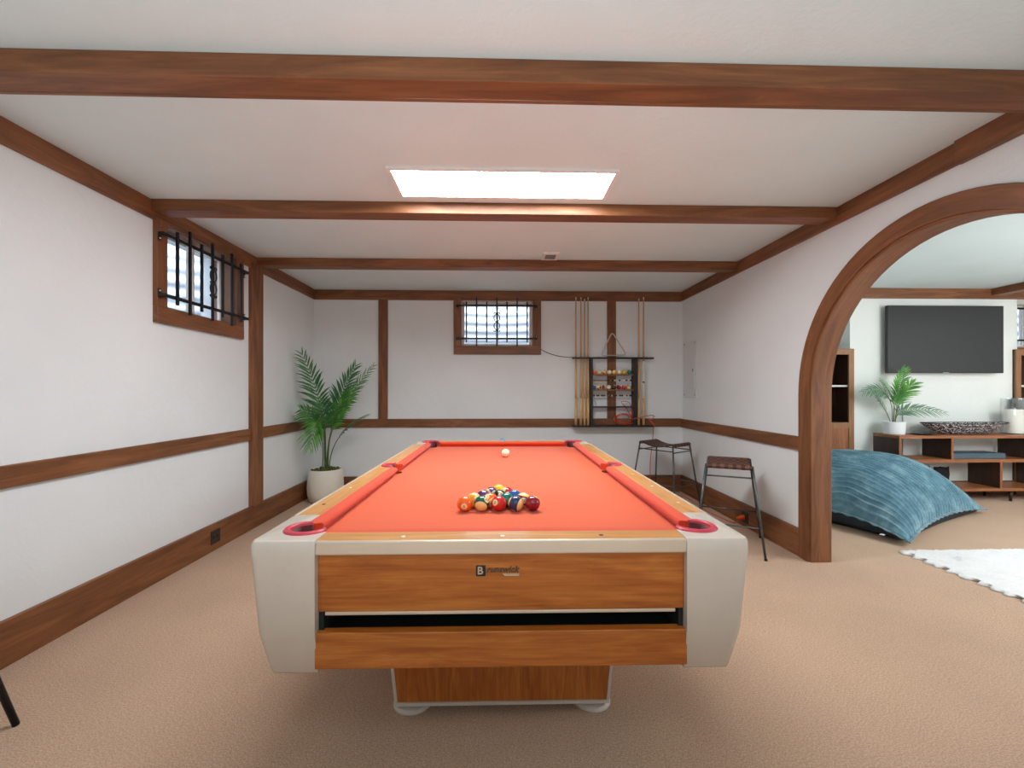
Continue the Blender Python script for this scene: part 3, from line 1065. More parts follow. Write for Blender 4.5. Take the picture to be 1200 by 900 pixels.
# ------------------------------------------------------------------ palms
def frond(base_, mid, tip, facing, width, n=24, start=0.36, mat='leaf', parent=None, sr=0.005, droop=0.25, xmin=None):
    """one arching leaf: rachis and leaflets in one mesh; facing = rough normal of the blade"""
    P0, P1, P2 = Vector(base_), Vector(mid), Vector(tip)
    C = 2 * P1 - 0.5 * (P0 + P2)
    at = lambda t: P0 * (1 - t) ** 2 + C * 2 * t * (1 - t) + P2 * t * t
    tg = lambda t: ((C - P0) * 2 * (1 - t) + (P2 - C) * 2 * t).normalized()
    bm = B()
    ts = [i / 16 for i in range(17)]
    tube(bm, [at(t) for t in ts], [sr * (1 - 0.75 * t) for t in ts], 6)
    for f in bm.faces:
        f.material_index = 0
    F = Vector(facing).normalized()
    rnd = random.Random(hash((round(P2.x, 3), round(P2.z, 3))) & 0xffff)
    for i in range(n):
        u = (i + 0.5) / n
        t = start + (1 - start) * u * 0.99
        T = tg(t)
        side = T.cross(F).normalized()
        nor = side.cross(T).normalized()
        L = width * (0.55 + 0.9 * u - 1.15 * u * u + 0.0) * 1.45
        L = max(L, width * 0.42)
        for s in (-1, 1):
            l = L * rnd.uniform(0.88, 1.08)
            ang = math.radians(48 - 24 * u + rnd.uniform(-6, 6))
            dr = (T * math.cos(ang) + side * s * math.sin(ang)).normalized()
            b0 = at(t) + side * s * sr * 0.4
            w = l * 0.054
            wv = (T - dr * T.dot(dr)).normalized()
            prev = None
            for q, (fr, wf) in enumerate(((0, 0.45), (0.3, 1.0), (0.65, 0.75), (1.0, 0.04))):
                c = b0 + dr * l * fr + nor * (0.12 * l * fr) - Vector((0, 0, 1)) * (droop * l * fr * fr)
                a_, b_, m_ = c - wv * w * wf, c + wv * w * wf, c - nor * w * wf * 0.35
                cur = [bm.verts.new(a_), bm.verts.new(m_), bm.verts.new(b_)]
                if prev:
                    for e in (0, 1):
                        fc = bm.faces.new((prev[e], prev[e + 1], cur[e + 1], cur[e]))
                        fc.material_index = 1
                prev = cur
    if xmin is not None:
        for v in bm.verts:
            v.co.x = max(v.co.x, xmin + 0.004 * rnd.random())
    me = bpy.data.meshes.new('frond')
    bm.to_mesh(me)
    bm.free()
    o = bpy.data.objects.new('frond', me)
    COL.objects.link(o)
    me.materials.append(M['stem'])
    me.materials.append(M[mat])
    o.parent = parent
    return o

# big palm in the corner
pp = thing('potted_palm', 'tall palm in an off-white pot standing in the far corner', 'potted plant', (-1.905, 4.93, 0))
prof = [(0.0, 0.0), (0.150, 0.0), (0.168, 0.010), (0.186, 0.08), (0.190, 0.15), (0.183, 0.26), (0.170, 0.345), (0.166, 0.352), (0.160, 0.350), (0.156, 0.32), (0.0, 0.318)]
obj('pot', lathe(B(), prof, 40, cap0=False, cap1=False), M['pot'], pp, smooth=True)
bm = B()
for i in range(70):
    a, r = random.uniform(0, 2 * PI), 0.145 * math.sqrt(random.random())
    bmesh.ops.create_icosphere(bm, subdivisions=1, radius=random.uniform(0.012, 0.026), matrix=Matrix.Translation((r * math.cos(a), r * math.sin(a), 0.335 + 0.018 * (1 - r / 0.15))))
obj('moss', bm, M['moss'], pp, smooth=True)
# px->m at this depth is about 0.0094 m
q = 0.0094
def pt(px, py, dy=0.0):
    # offsets from the pot centre in metres: right of the pot, up from the floor
    return (px * q, dy, py * q)
FR = [
    # base, mid, tip, facing, width, mat
    ((-0.02, 0.0, 0.34), (0.0, -0.10, 0.95), (-0.13, -0.31, 1.605), (0.3, -1, -0.25), 0.23, 'leaf_dark', 22, 0.36),
    ((0.02, 0.02, 0.34), (0.08, 0.04, 0.92), (0.31, 0.08, 1.50), (-0.25, -1, 0.2), 0.24, 'leaf_dark', 21, 0.40),
    ((0.03, 0.0, 0.34), (0.12, -0.02, 0.88), (0.55, -0.06, 1.49), (-0.5, -0.8, 0.3), 0.19, 'leaf', 21, 0.42),
    ((0.02, -0.02, 0.34), (0.10, -0.05, 0.84), (0.36, -0.14, 1.20), (-0.3, -1, 0.3), 0.21, 'leaf_bright', 18, 0.42),
    ((0.04, 0.0, 0.34), (0.16, -0.04, 0.70), (0.50, -0.10, 0.95), (-0.3, -0.4, 0.9), 0.13, 'leaf_dark', 18, 0.48),
    ((-0.03, -0.02, 0.34), (-0.02, -0.12, 0.80), (-0.12, -0.36, 1.02), (0.2, -1, 0.3), 0.20, 'leaf', 14, 0.50),
    ((0.0, -0.03, 0.34), (-0.01, -0.10, 0.88), (-0.05, -0.30, 0.60), (0.1, -1, 0.1), 0.20, 'leaf_bright', 15, 0.46),
    ((-0.01, 0.03, 0.34), (-0.03, 0.06, 0.80), (-0.08, 0.10, 1.12), (0.3, -0.9, 0.3), 0.16, 'leaf', 13, 0.46),
]
for b_, m_, t_, f_, w_, mt, n_, st in FR:
    frond(b_, m_, t_, f_, w_, n_, st, mt, pp, 0.0065, xmin=-0.258)

# ------------------------------------------------------------------ bar stools
def make_stool(label, loc, rotz):
    t = thing('bar_stool', label, 'bar stool', loc, rotz, None)
    hx, hy, H = 0.155, 0.20, 0.645
    fx, fy = 0.235, 0.275
    lr = 0.0085
    # woven leather sling hung between two end bars
    bm = B()
    nu, nv = 14, 20
    top = []
    for j in range(nv + 1):
        v = -1 + 2 * j / nv
        z = H + 0.012 - 0.045 * (1 - v * v)
        y = v * hy
        if abs(v) > 0.93:
            z = H + 0.012 - 0.004 * ((abs(v) - 0.93) / 0.07)
        top.append((y, z))
    ends = [(-hy - 0.014, H - 0.002), (-hy - 0.012, H - 0.022)]
    ends2 = [(hy + 0.014, H - 0.002), (hy + 0.012, H - 0.022)]
    path = ends[::-1] + top + ends2
    for x in [-hx + 2 * hx * i / nu for i in range(nu + 1)]:
        pass
    rings = [[(x, y, z) for y, z in path] for x in [-hx + 0.004 + (2 * hx - 0.008) * i / nu for i in range(nu + 1)]]
    loft(bm, rings, closed=False)
    s = obj('seat', bm, M['leather'], t, smooth=True)
    so = s.modifiers.new('s', 'SOLIDIFY'); so.thickness = 0.010; so.offset = 0
    # frame
    bm = B()
    for sy in (-1, 1):
        tube(bm, [(-hx, sy * hy, H), (hx, sy * hy, H)], lr, 10)
    obj('seat_bar', bm, M['steel'], t, smooth=True)
    P = lambda sx, sy, z: (sx * (hx + (fx - hx) * (1 - z / H)), sy * (hy + (fy - hy) * (1 - z / H)), z)
    for sx in (-1, 1):
        for sy in (-1, 1):
            l = obj('leg', tube(B(), [P(sx, sy, 0.004), P(sx, sy, H + 0.006)], lr, 10), M['steel'], t, smooth=True)
            c = P(sx, sy, 0)
            obj('foot_cap', lathe(B(), [(0.011, 0.0), (0.011, 0.012), (0.008, 0.016)], 12, (c[0], c[1], 0)), M['iron'], l)
    for z in (0.565, 0.215):
        for sy in (-1, 1):
            obj('stretcher', tube(B(), [P(-1, sy, z), P(1, sy, z)], 0.006, 8), M['steel'], t, smooth=True)
        for sx in (-1, 1):
            obj('stretcher', tube(B(), [P(sx, -1, z + 0.012), P(sx, 1, z + 0.012)], 0.006, 8), M['steel'], t, smooth=True)
    return t
make_stool('bar stool with brown woven seat nearer the arch, beside the wall outlet', (1.805, 3.44, 0), math.radians(-27.5))
make_stool('bar stool with sagging brown woven seat in the far right corner, under the cue rack', (1.79, 4.76, 0), math.radians(36))

# dark stool at the frame's lower left: only one leg reaches into view
st = thing('low_stool', 'low stool by the left wall with black splayed round metal legs', 'stool', (-1.925, 1.50, 0))
obj('seat', lathe(B(), [(0.0, 0.45), (0.150, 0.45), (0.158, 0.458), (0.158, 0.476), (0.150, 0.486), (0.0, 0.488)], 40, cap0=False, cap1=False), M['darkwal_x'], st, smooth=False)
for sx in (-1, 1):
    for sy in (-1, 1):
        obj('leg', tube(B(), [(sx * 0.190, sy * 0.145, 0.002), (sx * 0.105, sy * 0.065, 0.455)], [0.0105, 0.0135], 14), M['iron'], st, smooth=True)

# ------------------------------------------------------------------ cue rack on the back wall
RY0, RY1 = 5.135, YB - d       # front and back of the rack
cr = thing('cue_rack', 'black wooden wall rack with ball shelves on the far wall', 'cue rack', (1.33, YB, 0))
ox, oy = 1.33, YB
def rb(name, x0, x1, y0_, y1_, z0_, z1_, m, parent=cr, bevel=0.002):
    return obj(name, bx(x0 - ox, x1 - ox, y0_ - oy, y1_ - oy, z0_, z1_), m, parent, bevel=bevel)
rb('bottom_shelf', 0.862, 1.795, 5.115, RY1, 0.783, 0.803, M['black_x'])
top = rb('top_bar', 0.856, 1.815, 5.150, 5.200, 1.580, 1.600, M['black_x'])
for x0, x1 in ((1.062, 1.094), (1.575, 1.596), (1.598, 1.622)):
    rb('upright', x0, x1, 5.150, RY1, 0.803, 1.598, M['black_z'])
for x0, x1 in ((0.93, 1.06), (1.63, 1.76)):
    rb('bracket', x0, x1, 5.20, RY1, 1.582, 1.598, M['black_y'])
for z, m in ((1.385, 'oak_x'), (1.208, 'oak_x'), (1.010, 'black_x')):
    rb('shelf', 1.094, 1.575, 5.155, 5.235, z, z + 0.014, M[m])
# score beads strung under the two ball shelves
for z, pat in ((1.328, 'oooooobob..b..b.b'), (1.150, 'b.bb.bbb.oob.bbb.bbb..b.bb')):
    bm = B()
    tube(bm, [(1.094 - ox, 5.185 - oy, z), (1.575 - ox, 5.185 - oy, z)], 0.003, 8)
    rod = obj('score_rod', bm, M['oak_x'], cr)
    n = len(pat)
    for i, ch in enumerate(pat):
        x = 1.105 + (0.46) * (i + 0.5) / n
        h = 0.46 / n * 0.42
        m = {'b': 'bead_black', '.': 'bead_white', 'o': 'oak_x'}[ch]
        bm = tube(B(), [(x - h - ox, 5.185 - oy, z), (x - h * 0.8 - ox, 5.185 - oy, z), (x + h * 0.8 - ox, 5.185 - oy, z), (x + h - ox, 5.185 - oy, z)], [0.006, 0.010, 0.010, 0.006], 10)
        obj('score_bead', bm, M[m], rod, smooth=True)

# balls stored on the two shelves
row1 = [(5, 'orange'), (0, 'pale grey'), (13, 'orange-striped'), (0, 'cream'), (9, 'yellow-striped'), (0, 'ivory'), (1, 'yellow'), (6, 'dark green')]
row2 = [(2, 'blue'), (15, 'white-topped'), (15, 'white maroon-striped'), (0, 'cream'), (8, 'black'), (7, 'maroon'), (3, 'red'), (12, 'purple-striped')]
names = ['first', 'second', 'third', 'fourth', 'fifth', 'sixth', 'seventh', 'eighth']
for row, z, xs, lev in ((row1, 1.399, 1.1185, 'upper'), (row2, 1.222, 1.112, 'lower')):
    for i, (n, c) in enumerate(row):
        nd = {15: (0.1, -0.5, -0.8), 13: (0.3, -0.7, -0.6)}.get(n, (0.2, -0.5, 0.8) if n else (0, 0, 1))
        ax = {15: (0.1, 0.75, 0.65) if i == 1 else (-0.3, 0.6, 0.75), 9: (0.8, 0.2, 0.6), 12: (0.4, 0.2, 0.9), 13: (-0.4, -0.5, 0.8)}.get(n, (0, 0.4, 0.9))
        ball(n, 'stored_pool_ball', '%s ball on the %s shelf of the wall rack, %s from the left' % (c, lev, names[i]),
             (xs + i * 0.0592, 5.188, z + 0.0268), nd, ax, 'balls on the shelves of the wall rack', 0.0268, False)

# cues standing in the rack
def cue(label, x, ztop, lean=0.0, dark=False):
    t = thing('pool_cue', label, 'pool cue', (x, 5.172, 0.803), 0, 'cues standing in the wall rack')
    L = ztop - 0.803
    r0, r1 = 0.0162, 0.0062
    R = lambda f: r0 + (r1 - r0) * f
    seg = lambda a, b: lathe(B(), [(R(a), a * L), (R((a + b) / 2), (a + b) / 2 * L), (R(b), b * L)], 14)
    obj('butt', seg(0.0, 0.21), M['cue_butt'], t, smooth=True)
    obj('forearm', seg(0.21, 0.50), M['cue_tip'] if dark else M['cue_butt'], t, smooth=True)
    obj('shaft', seg(0.50, 0.985), M['cue'], t, smooth=True)
    obj('ferrule', seg(0.985, 1.0), M['cue_tip'], t, smooth=True)
    if dark:
        a = 0.335
        obj('ring', lathe(B(), [(R(a) + 0.001, a * L - 0.008), (R(a) + 0.001, a * L + 0.008)], 14), M['cue_ring'], t, smooth=True)
    return t
for x, zt, lab in ((0.898, 2.300, 'maple pool cue, outermost on the left side of the wall rack'), (0.957, 2.302, 'maple pool cue, second from the left in the wall rack'),
                   (1.000, 2.283, 'maple pool cue, third from the left in the wall rack'), (1.041, 2.303, 'maple pool cue just left of the ball shelves in the wall rack'),
                   (1.640, 2.290, 'maple pool cue just right of the ball shelves in the wall rack')):
    cue(lab, x, zt)
cue('pool cue with pale forearm and black ring, outermost on the right of the rack', 1.697, 2.306, dark=True)

# ball triangle leaning above the rack
pts = []
A_, B_, C_ = Vector((1.200, 0, 1.622)), Vector((1.510, 0, 1.630)), Vector((1.338, 0, 1.905))
def rounded_tri(a, b, c, r=0.05):
    out = []
    V = [a, b, c]
    for i in range(3):
        p, m, n = V[i - 1], V[i], V[(i + 1) % 3]
        e0 = m + (p - m).normalized() * r
        e1 = m + (n - m).normalized() * r
        for s in range(7):
            t = s / 6
            out.append(e0 * (1 - t) ** 2 + m * 2 * t * (1 - t) + e1 * t * t)
    return out
bm = tube(B(), [(p.x, 5.222, p.z) for p in rounded_tri(A_, B_, C_)], [0.0075] * 21, 8, closed=True)
tag(obj('ball_triangle', bm, M['triangle'], smooth=True), 'pale rounded ball triangle standing on top of the wall rack', 'ball triangle')

# grey cable from the far window to the rack
pts = smooth_path([(0.44, YB - 0.012, 1.78), (0.482, YB - 0.012, 1.712), (0.56, YB - 0.012, 1.665), (0.68, YB - 0.012, 1.625), (0.80, YB - 0.012, 1.608), (0.875, 5.236, 1.604), (0.95, 5.232, 1.602)])
tag(obj('grey_cable', tube(B(), pts, 0.004, 6), M['grey_cable'], smooth=True), 'thin grey cable drooping from the far window to the cue rack', 'cable')

# orange extension cord: coil in the rack, tail to the outlet
cp = []
rnd = random.Random(3)
for i in range(60):
    a = i / 60 * 2 * PI * 5
    wob = 1 + 0.18 * math.sin(i * 0.9)
    cp.append((1.475 + 0.125 * wob * math.cos(a) * (0.8 + 0.2 * math.sin(i * 0.35)), 5.205 + 0.022 * math.sin(i * 1.3), 0.875 + 0.045 * wob * math.sin(a) + 0.012 * math.sin(i * 0.5)))
cp += [(1.50, 5.19, 1.00), (1.44, 5.19, 1.075), (1.53, 5.18, 1.07), (1.56, 5.17, 0.96), (1.545, 5.145, 0.88), (1.60, 5.138, 0.885), (1.68, 5.138, 0.905),
       (1.78, 5.15, 0.918), (1.825, 5.17, 0.905), (1.77, 5.165, 0.86), (1.74, 5.145, 0.885), (1.785, 5.14, 0.83), (1.83, 5.16, 0.795), (1.775, 5.145, 0.845), (1.745, 5.142, 0.875),
       (1.80, 5.15, 0.835), (1.822, 5.17, 0.80), (1.826, 5.21, 0.74), (1.82, 5.22, 0.60), (1.80, 5.225, 0.42), (1.79, 5.215, 0.25), (1.80, 5.205, 0.10), (1.83, 5.18, 0.007), (1.95, 5.10, 0.006),
       (2.09, 4.98, 0.006), (2.10, 4.70, 0.006), (2.07, 4.40, 0.006), (2.09, 4.18, 0.006), (2.115, 4.03, 0.006), (2.12, 3.93, 0.02), (2.115, 3.87, 0.06), (2.125, 3.855, 0.085)]
ec = obj('extension_cord', tube(B(), smooth_path(cp, 5), 0.0042, 6), M['orange_cord'], smooth=True)
tag(ec, 'orange extension cord coiled on the cue rack with its tail running to the wall outlet', 'extension cord')
bm = tube(B(), [(2.100, 3.865, 0.080), (2.125, 3.865, 0.082), (2.150, 3.868, 0.084), (2.168, 3.870, 0.085)], [0.008, 0.017, 0.021, 0.021], 10)
obj('plug', bm, M['plug'], ec, smooth=True)

# electrical panel and outlets
ep = thing('electrical_panel', 'white breaker panel cover on the right wall by the far corner', 'electrical panel', (XR, 5.05, 1.455))
obj('cover', bx(-0.008, 0, -0.17, 0.175, -0.325, 0.325), M['white_paint'], ep, bevel=0.003)
dr = obj('door', bx(-0.013, -0.007, -0.122, 0.118, -0.222, 0.190), M['white_paint'], ep, bevel=0.002)
obj('latch', bx(-0.016, -0.012, -0.105, -0.092, -0.03, 0.0), M['slot'], dr)
for y, z in ((-0.14, -0.295), (0.145, -0.295), (-0.14, 0.295), (0.145, 0.295)):
    bm = B()
    bmesh.ops.create_uvsphere(bm, u_segments=8, v_segments=6, radius=0.008, matrix=Matrix.Translation((-0.007, y, z)))
    obj('screw', bm, M['grey_plastic'], ep)

def outlet(label, x, y, z, s):
    t = thing('wall_outlet', label, 'outlet', (x, y, z))
    p = obj('face_plate', bx(*sorted((0, s * 0.006)), -0.055, 0.055, -0.050, 0.050), M['outlet'], t, bevel=0.003)
    for dy in (-0.022, 0.022):
        r = obj('receptacle', bx(*sorted((s * 0.004, s * 0.009)), dy - 0.014, dy + 0.014, -0.017, 0.017), M['outlet'], t, bevel=0.003)
        obj('slot', bx(*sorted((s * 0.008, s * 0.0095)), dy - 0.006, dy + 0.006, -0.006, 0.006), M['slot'], r)
    return t
outlet('dark brown outlet set in the left baseboard', XL + 0.026, 3.415, 0.105, 1)
outlet('dark brown outlet in the right baseboard behind the bar stool', XR - 0.026, 3.865, 0.088, -1)

# ------------------------------------------------------------------ den furniture
# built-in bookcases on both sides of the projection
def bookcase(label, x0, x1, right_side):
    t = thing('bookcase', label, 'bookcase', ((x0 + x1) / 2, 5.0, 0))
    c = (x0 + x1) / 2
    hw = (x1 - x0) / 2
    y0_, y1_ = 0.0, 0.265
    bm = B()
    box(bm, -hw, -hw + 0.02, y0_, y1_, 0, 1.688); box(bm, hw - 0.02, hw, y0_, y1_, 0, 1.688)
    box(bm, -hw, hw, y0_, y1_, 1.668, 1.688); box(bm, -hw, hw, 0.245, y1_, 0, 1.688)
    obj('carcass', bm, M['darkwal_z'], t)
    bm = B()
    f = 0.062
    box(bm, -hw, -hw + f, -0.02, 0, 0.06, 1.69); box(bm, hw - f, hw, -0.02, 0, 0.06, 1.69)
    box(bm, -hw + f, hw - f, -0.02, 0, 1.622, 1.69); box(bm, -hw + f, hw - f, -0.02, 0, 0.775, 0.842)
    box(bm, -hw, hw, -0.018, 0, 0.0, 0.06)
    obj('face_frame', bm, M['oak_z'], t, bevel=0.002)
    obj('shelf', bx(-hw + 0.02, hw - 0.02, 0.01, 0.245, 1.252, 1.272), M['white_paint'], t)
    obj('shelf', bx(-hw + 0.02, hw - 0.02, 0.01, 0.245, 0.82, 0.842), M['darkwal_x'], t)
    dd = obj('door', bx(-hw + f, hw - f, -0.014, 0.004, 0.06, 0.775), M['walnut_z'], t, bevel=0.002)
    return t
bookcase('brown wooden bookcase with dark shelves seen beside the arch jamb', 3.42, 4.076, False)
bookcase('brown wooden bookcase under the den window at the frame edge', 6.00, 6.70, True)

# wall-mounted screen
tv = thing('television', 'large black flat television mounted on the den wall', 'television', (5.11, PY, 1.795))
obj('screen_housing', bx(-0.683, 0.683, -0.088, -0.05, -0.386, 0.386), M['tv_body'], tv, bevel=0.004)
obj('screen', bx(-0.676, 0.676, -0.0895, -0.086, -0.374, 0.380), M['tv_screen'], tv)
obj('wall_bracket', bx(-0.2, 0.2, -0.05, 0.0, -0.15, 0.15), M['tv_body'], tv)
obj('logo_strip', bx(-0.035, 0.035, -0.091, -0.088, -0.3845, -0.379), M['screw'], tv)
pts = smooth_path([(4.672, PY - 0.03, 1.41), (4.672, PY - 0.014, 1.30), (4.672, PY - 0.012, 0.80), (4.672, PY - 0.012, 0.20), (4.66, PY - 0.026, 0.175)], 4)
tag(obj('television_cable', tube(B(), pts, 0.005, 6), M['blue_cable'], smooth=True), 'thin grey-blue cable hanging straight down below the television', 'cable')

# low open console
KX, KY = 5.4, 4.64
cs = thing('media_console', 'long low walnut console with staggered open compartments', 'console', (KX, KY, 0))
D = 0.335
def cb(name, x0, x1, z0_, z1_, m, y0_=0.0, y1_=D):
    return obj(name, bx(x0 - KX, x1 - KX, y0_, y1_, z0_, z1_), m, cs, bevel=0.002)
cb('top', 4.292, 6.37, 0.692, 0.722, M['walnut_x'])
cb('middle_shelf', 4.292, 6.59, 0.432, 0.466, M['walnut_x'])
cb('bottom_shelf', 4.512, 6.59, 0.120, 0.152, M['walnut_x'])
for x, z0_, z1_ in ((4.292, 0.466, 0.692), (4.868, 0.466, 0.692), (5.765, 0.466, 0.692), (6.346, 0.466, 0.692),
                    (4.512, 0.152, 0.432), (5.412, 0.152, 0.432), (5.99, 0.152, 0.432), (6.566, 0.152, 0.432)):
    p = cb('divider', x, x + 0.025, z0_, z1_, M['darkwal_z'], 0.006, D)
    obj('edge_band', bx(x - KX, x + 0.025 - KX, 0.0, 0.006, z0_, z1_), M['walnut_z'], p)
for x in (4.62, 5.585, 6.46):
    for y in (0.05, 0.31):
        obj('leg', tube(B(), [(x - KX + (0.02 if x < 5 else 0), y, 0.0), (x - KX, y, 0.121)], [0.012, 0.018], 12), M['darkwal_z'], cs, smooth=True)

# things on and in the console
bk = thing('storage_box', 'flat slate-blue box lying in the upper console compartment', 'box', (5.22, 4.78, 0.466))
obj('box_body', bx(-0.30, 0.30, -0.10, 0.12, 0.0, 0.058), M['bluebox'], bk, bevel=0.003)
obj('spine', bx(-0.303, -0.29, -0.098, 0.118, 0.002, 0.056), M['bluebox_dark'], bk)
bg = thing('picture_frame', 'small white-edged frame with a black cloth over it in the lower console compartment', 'frame', (4.895, 4.82, 0.152), 0.1)
bm = B()
for a in ((-0.10, -0.085, 0, 0.22), (0.085, 0.10, 0, 0.22), (-0.085, 0.085, 0, 0.015), (-0.085, 0.085, 0.205, 0.22)):
    box(bm, a[0], a[1], -0.008, 0.008, a[2], a[3])
obj('border', bm, M['white_paint'], bg)
bm = B()
rings = []
for z in (0.04, 0.08, 0.13, 0.18, 0.205):
    rings.append([(0.098 * math.cos(a) * (1 + 0.06 * math.sin(3 * a + z * 60)) + 0.02, -0.028 + 0.018 * math.sin(a), z + 0.006 * math.sin(5 * a)) for a in [2 * PI * i / 24 for i in range(24)]])
loft(bm, rings)
obj('cloth', bm, M['black_cloth'], bg, smooth=True)

# white candle in a glass cylinder
hl = thing('hurricane_vase', 'clear glass cylinder vase around the white candle', 'vase', (5.80, 4.83, 0.722))
bm = lathe(B(), [(0.0, 0.0), (0.112, 0.0), (0.112, 0.40), (0.108, 0.40), (0.108, 0.006), (0.0, 0.006)], 40, cap0=False, cap1=False)
obj('glass', bm, M['jar'], hl, smooth=False)
cd = thing('pillar_candle', 'thick white pillar candle inside the glass vase', 'candle', (5.79, 4.83, 0.729))
obj('wax', lathe(B(), [(0.0, 0.0), (0.074, 0.0), (0.076, 0.004), (0.076, 0.262), (0.072, 0.268), (0.0, 0.262)], 36, cap0=False, cap1=False), M['candle'], cd, smooth=False, bevel=0.002)
obj('wick', tube(B(), [(0, 0, 0.26), (0.002, 0, 0.272), (0.005, 0, 0.28)], 0.0015, 6), M['black_cloth'], cd)
# a grey stone figure behind it
fg = thing('stone_bookend', 'rough grey stone block behind the glass vase', 'ornament', (5.965, 4.93, 0.722))
bm = B()
rings = []
for i in range(9):
    z = i * 0.05
    rings.append([((0.058 + 0.012 * math.sin(i * 1.7 + a * 2)) * math.cos(a), (0.05 + 0.01 * math.sin(i * 2.3 + a)) * math.sin(a), z) for a in [2 * PI * j / 16 for j in range(16)]])
loft(bm, rings)
obj('block', bm, M['grey_plastic'], fg, smooth=True)

# black wire bowl, boat shaped
bw = thing('wire_bowl', 'long boat-shaped black woven wire bowl on the console', 'bowl', (5.205, 4.82, 0.722))
bm = B()
nu, nv = 84, 9
rings = []
for j in range(nv + 1):
    f = j / nv
    g = math.sqrt(0.08 + 0.92 * f)
    g = 0.52 + 0.48 * f ** 0.8
    ring = []
    for i in range(nu):
        a = 2 * PI * i / nu + (0.5 * 2 * PI / nu if j % 2 else 0)
        ex = abs(math.cos(a)) ** 1.0 * (1 if math.cos(a) > 0 else -1)
        rise = 0.006 * abs(math.cos(a)) ** 3
        ring.append((0.49 * g * ex, 0.15 * (0.4 + 0.6 * f) * math.sin(a), 0.006 + f ** 1.15 * (0.116 + rise)))
    rings.append(ring)
loft(bm, rings, True, False, False)
w = obj('basket', bm, M['basket'], bw, smooth=True)
mw = w.modifiers.new('w', 'SOLIDIFY'); mw.thickness = 0.005; mw.offset = 0
bm = B()
lathe(bm, [(0.0, 0.0), (1.0, 0.0), (1.0, 0.008), (0.0, 0.008)], 40, cap0=False, cap1=False)
for v in bm.verts:
    v.co.x *= 0.268; v.co.y *= 0.062
obj('base', bm, M['black_ceramic'], bw)
bm = tube(B(), [(0.49 * math.cos(a), 0.15 * math.sin(a), 0.122 + 0.006 * abs(math.cos(a)) ** 3) for a in [2 * PI * i / 60 for i in range(60)]], 0.005, 6, closed=True)
obj('rim', bm, M['black_ceramic'], bw, smooth=True)

# small dark dish beside the palm pot, and a low glass tray behind it
ds = obj('small_dish', lathe(B(), [(0.0, 0.0), (0.07, 0.0), (0.095, 0.012), (0.10, 0.016), (0.09, 0.015), (0.06, 0.006), (0.0, 0.006)], 32, cap0=False, cap1=False), M['black_ceramic'], smooth=True)
ds.location = (4.66, 4.76, 0.722)
tag(ds, 'small flat black dish between the white pot and the wire bowl', 'dish')
gt = obj('glass_tray', lathe(B(), [(0.0, 0.0), (0.10, 0.0), (0.135, 0.05), (0.132, 0.05), (0.098, 0.005), (0.0, 0.005)], 32, cap0=False, cap1=False), M['jar'])
gt.location = (4.70, 4.885, 0.722)
tag(gt, 'low clear glass bowl behind the small black dish', 'bowl')

# small palm on the console
sp = thing('small_potted_palm', 'small palm in a white cylinder pot on the console', 'potted plant', (4.405, 4.83, 0.722))
obj('pot', lathe(B(), [(0.0, 0.0), (0.092, 0.0), (0.098, 0.006), (0.105, 0.135), (0.105, 0.142), (0.097, 0.142), (0.092, 0.12), (0.0, 0.118)], 40, cap0=False, cap1=False), M['pot_white'], sp, smooth=False, bevel=0.002)
FR2 = [
    ((0.0, 0, 0.12), (0.02, -0.01, 0.42), (0.11, -0.02, 0.74), (0, -1, 0.2), 0.17, 'leaf_bright', 19, 0.34),
    ((-0.01, 0, 0.12), (-0.04, -0.02, 0.40), (-0.18, -0.03, 0.60), (0.5, -0.8, 0.3), 0.13, 'leaf', 16, 0.38),
    ((-0.02, 0, 0.12), (-0.11, -0.03, 0.44), (-0.40, -0.06, 0.47), (0.1, -0.8, 0.5), 0.15, 'leaf_grey', 19, 0.40),
    ((-0.02, 0.02, 0.12), (-0.10, 0.02, 0.30), (-0.27, 0.03, 0.54), (0.5, -0.9, 0.2), 0.09, 'leaf_grey', 16, 0.36),
    ((0.02, 0, 0.12), (0.12, -0.03, 0.27), (0.52, -0.08, 0.24), (0.0, -0.9, 0.45), 0.14, 'leaf_grey', 19, 0.22),
    ((0.01, 0, 0.12), (0.05, -0.04, 0.40), (0.15, -0.10, 0.58), (-0.2, -0.9, 0.3), 0.15, 'leaf_bright', 16, 0.36),
    ((0.0, -0.01, 0.12), (0.0, -0.05, 0.36), (-0.03, -0.12, 0.50), (0.0, -1, 0.3), 0.13, 'leaf', 15, 0.38),
]
for b_, m_, t_, f_, w_, mt, n_, st_ in FR2:
    frond(b_, m_, t_, f_, w_, n_, st_, mt, sp, 0.0045)

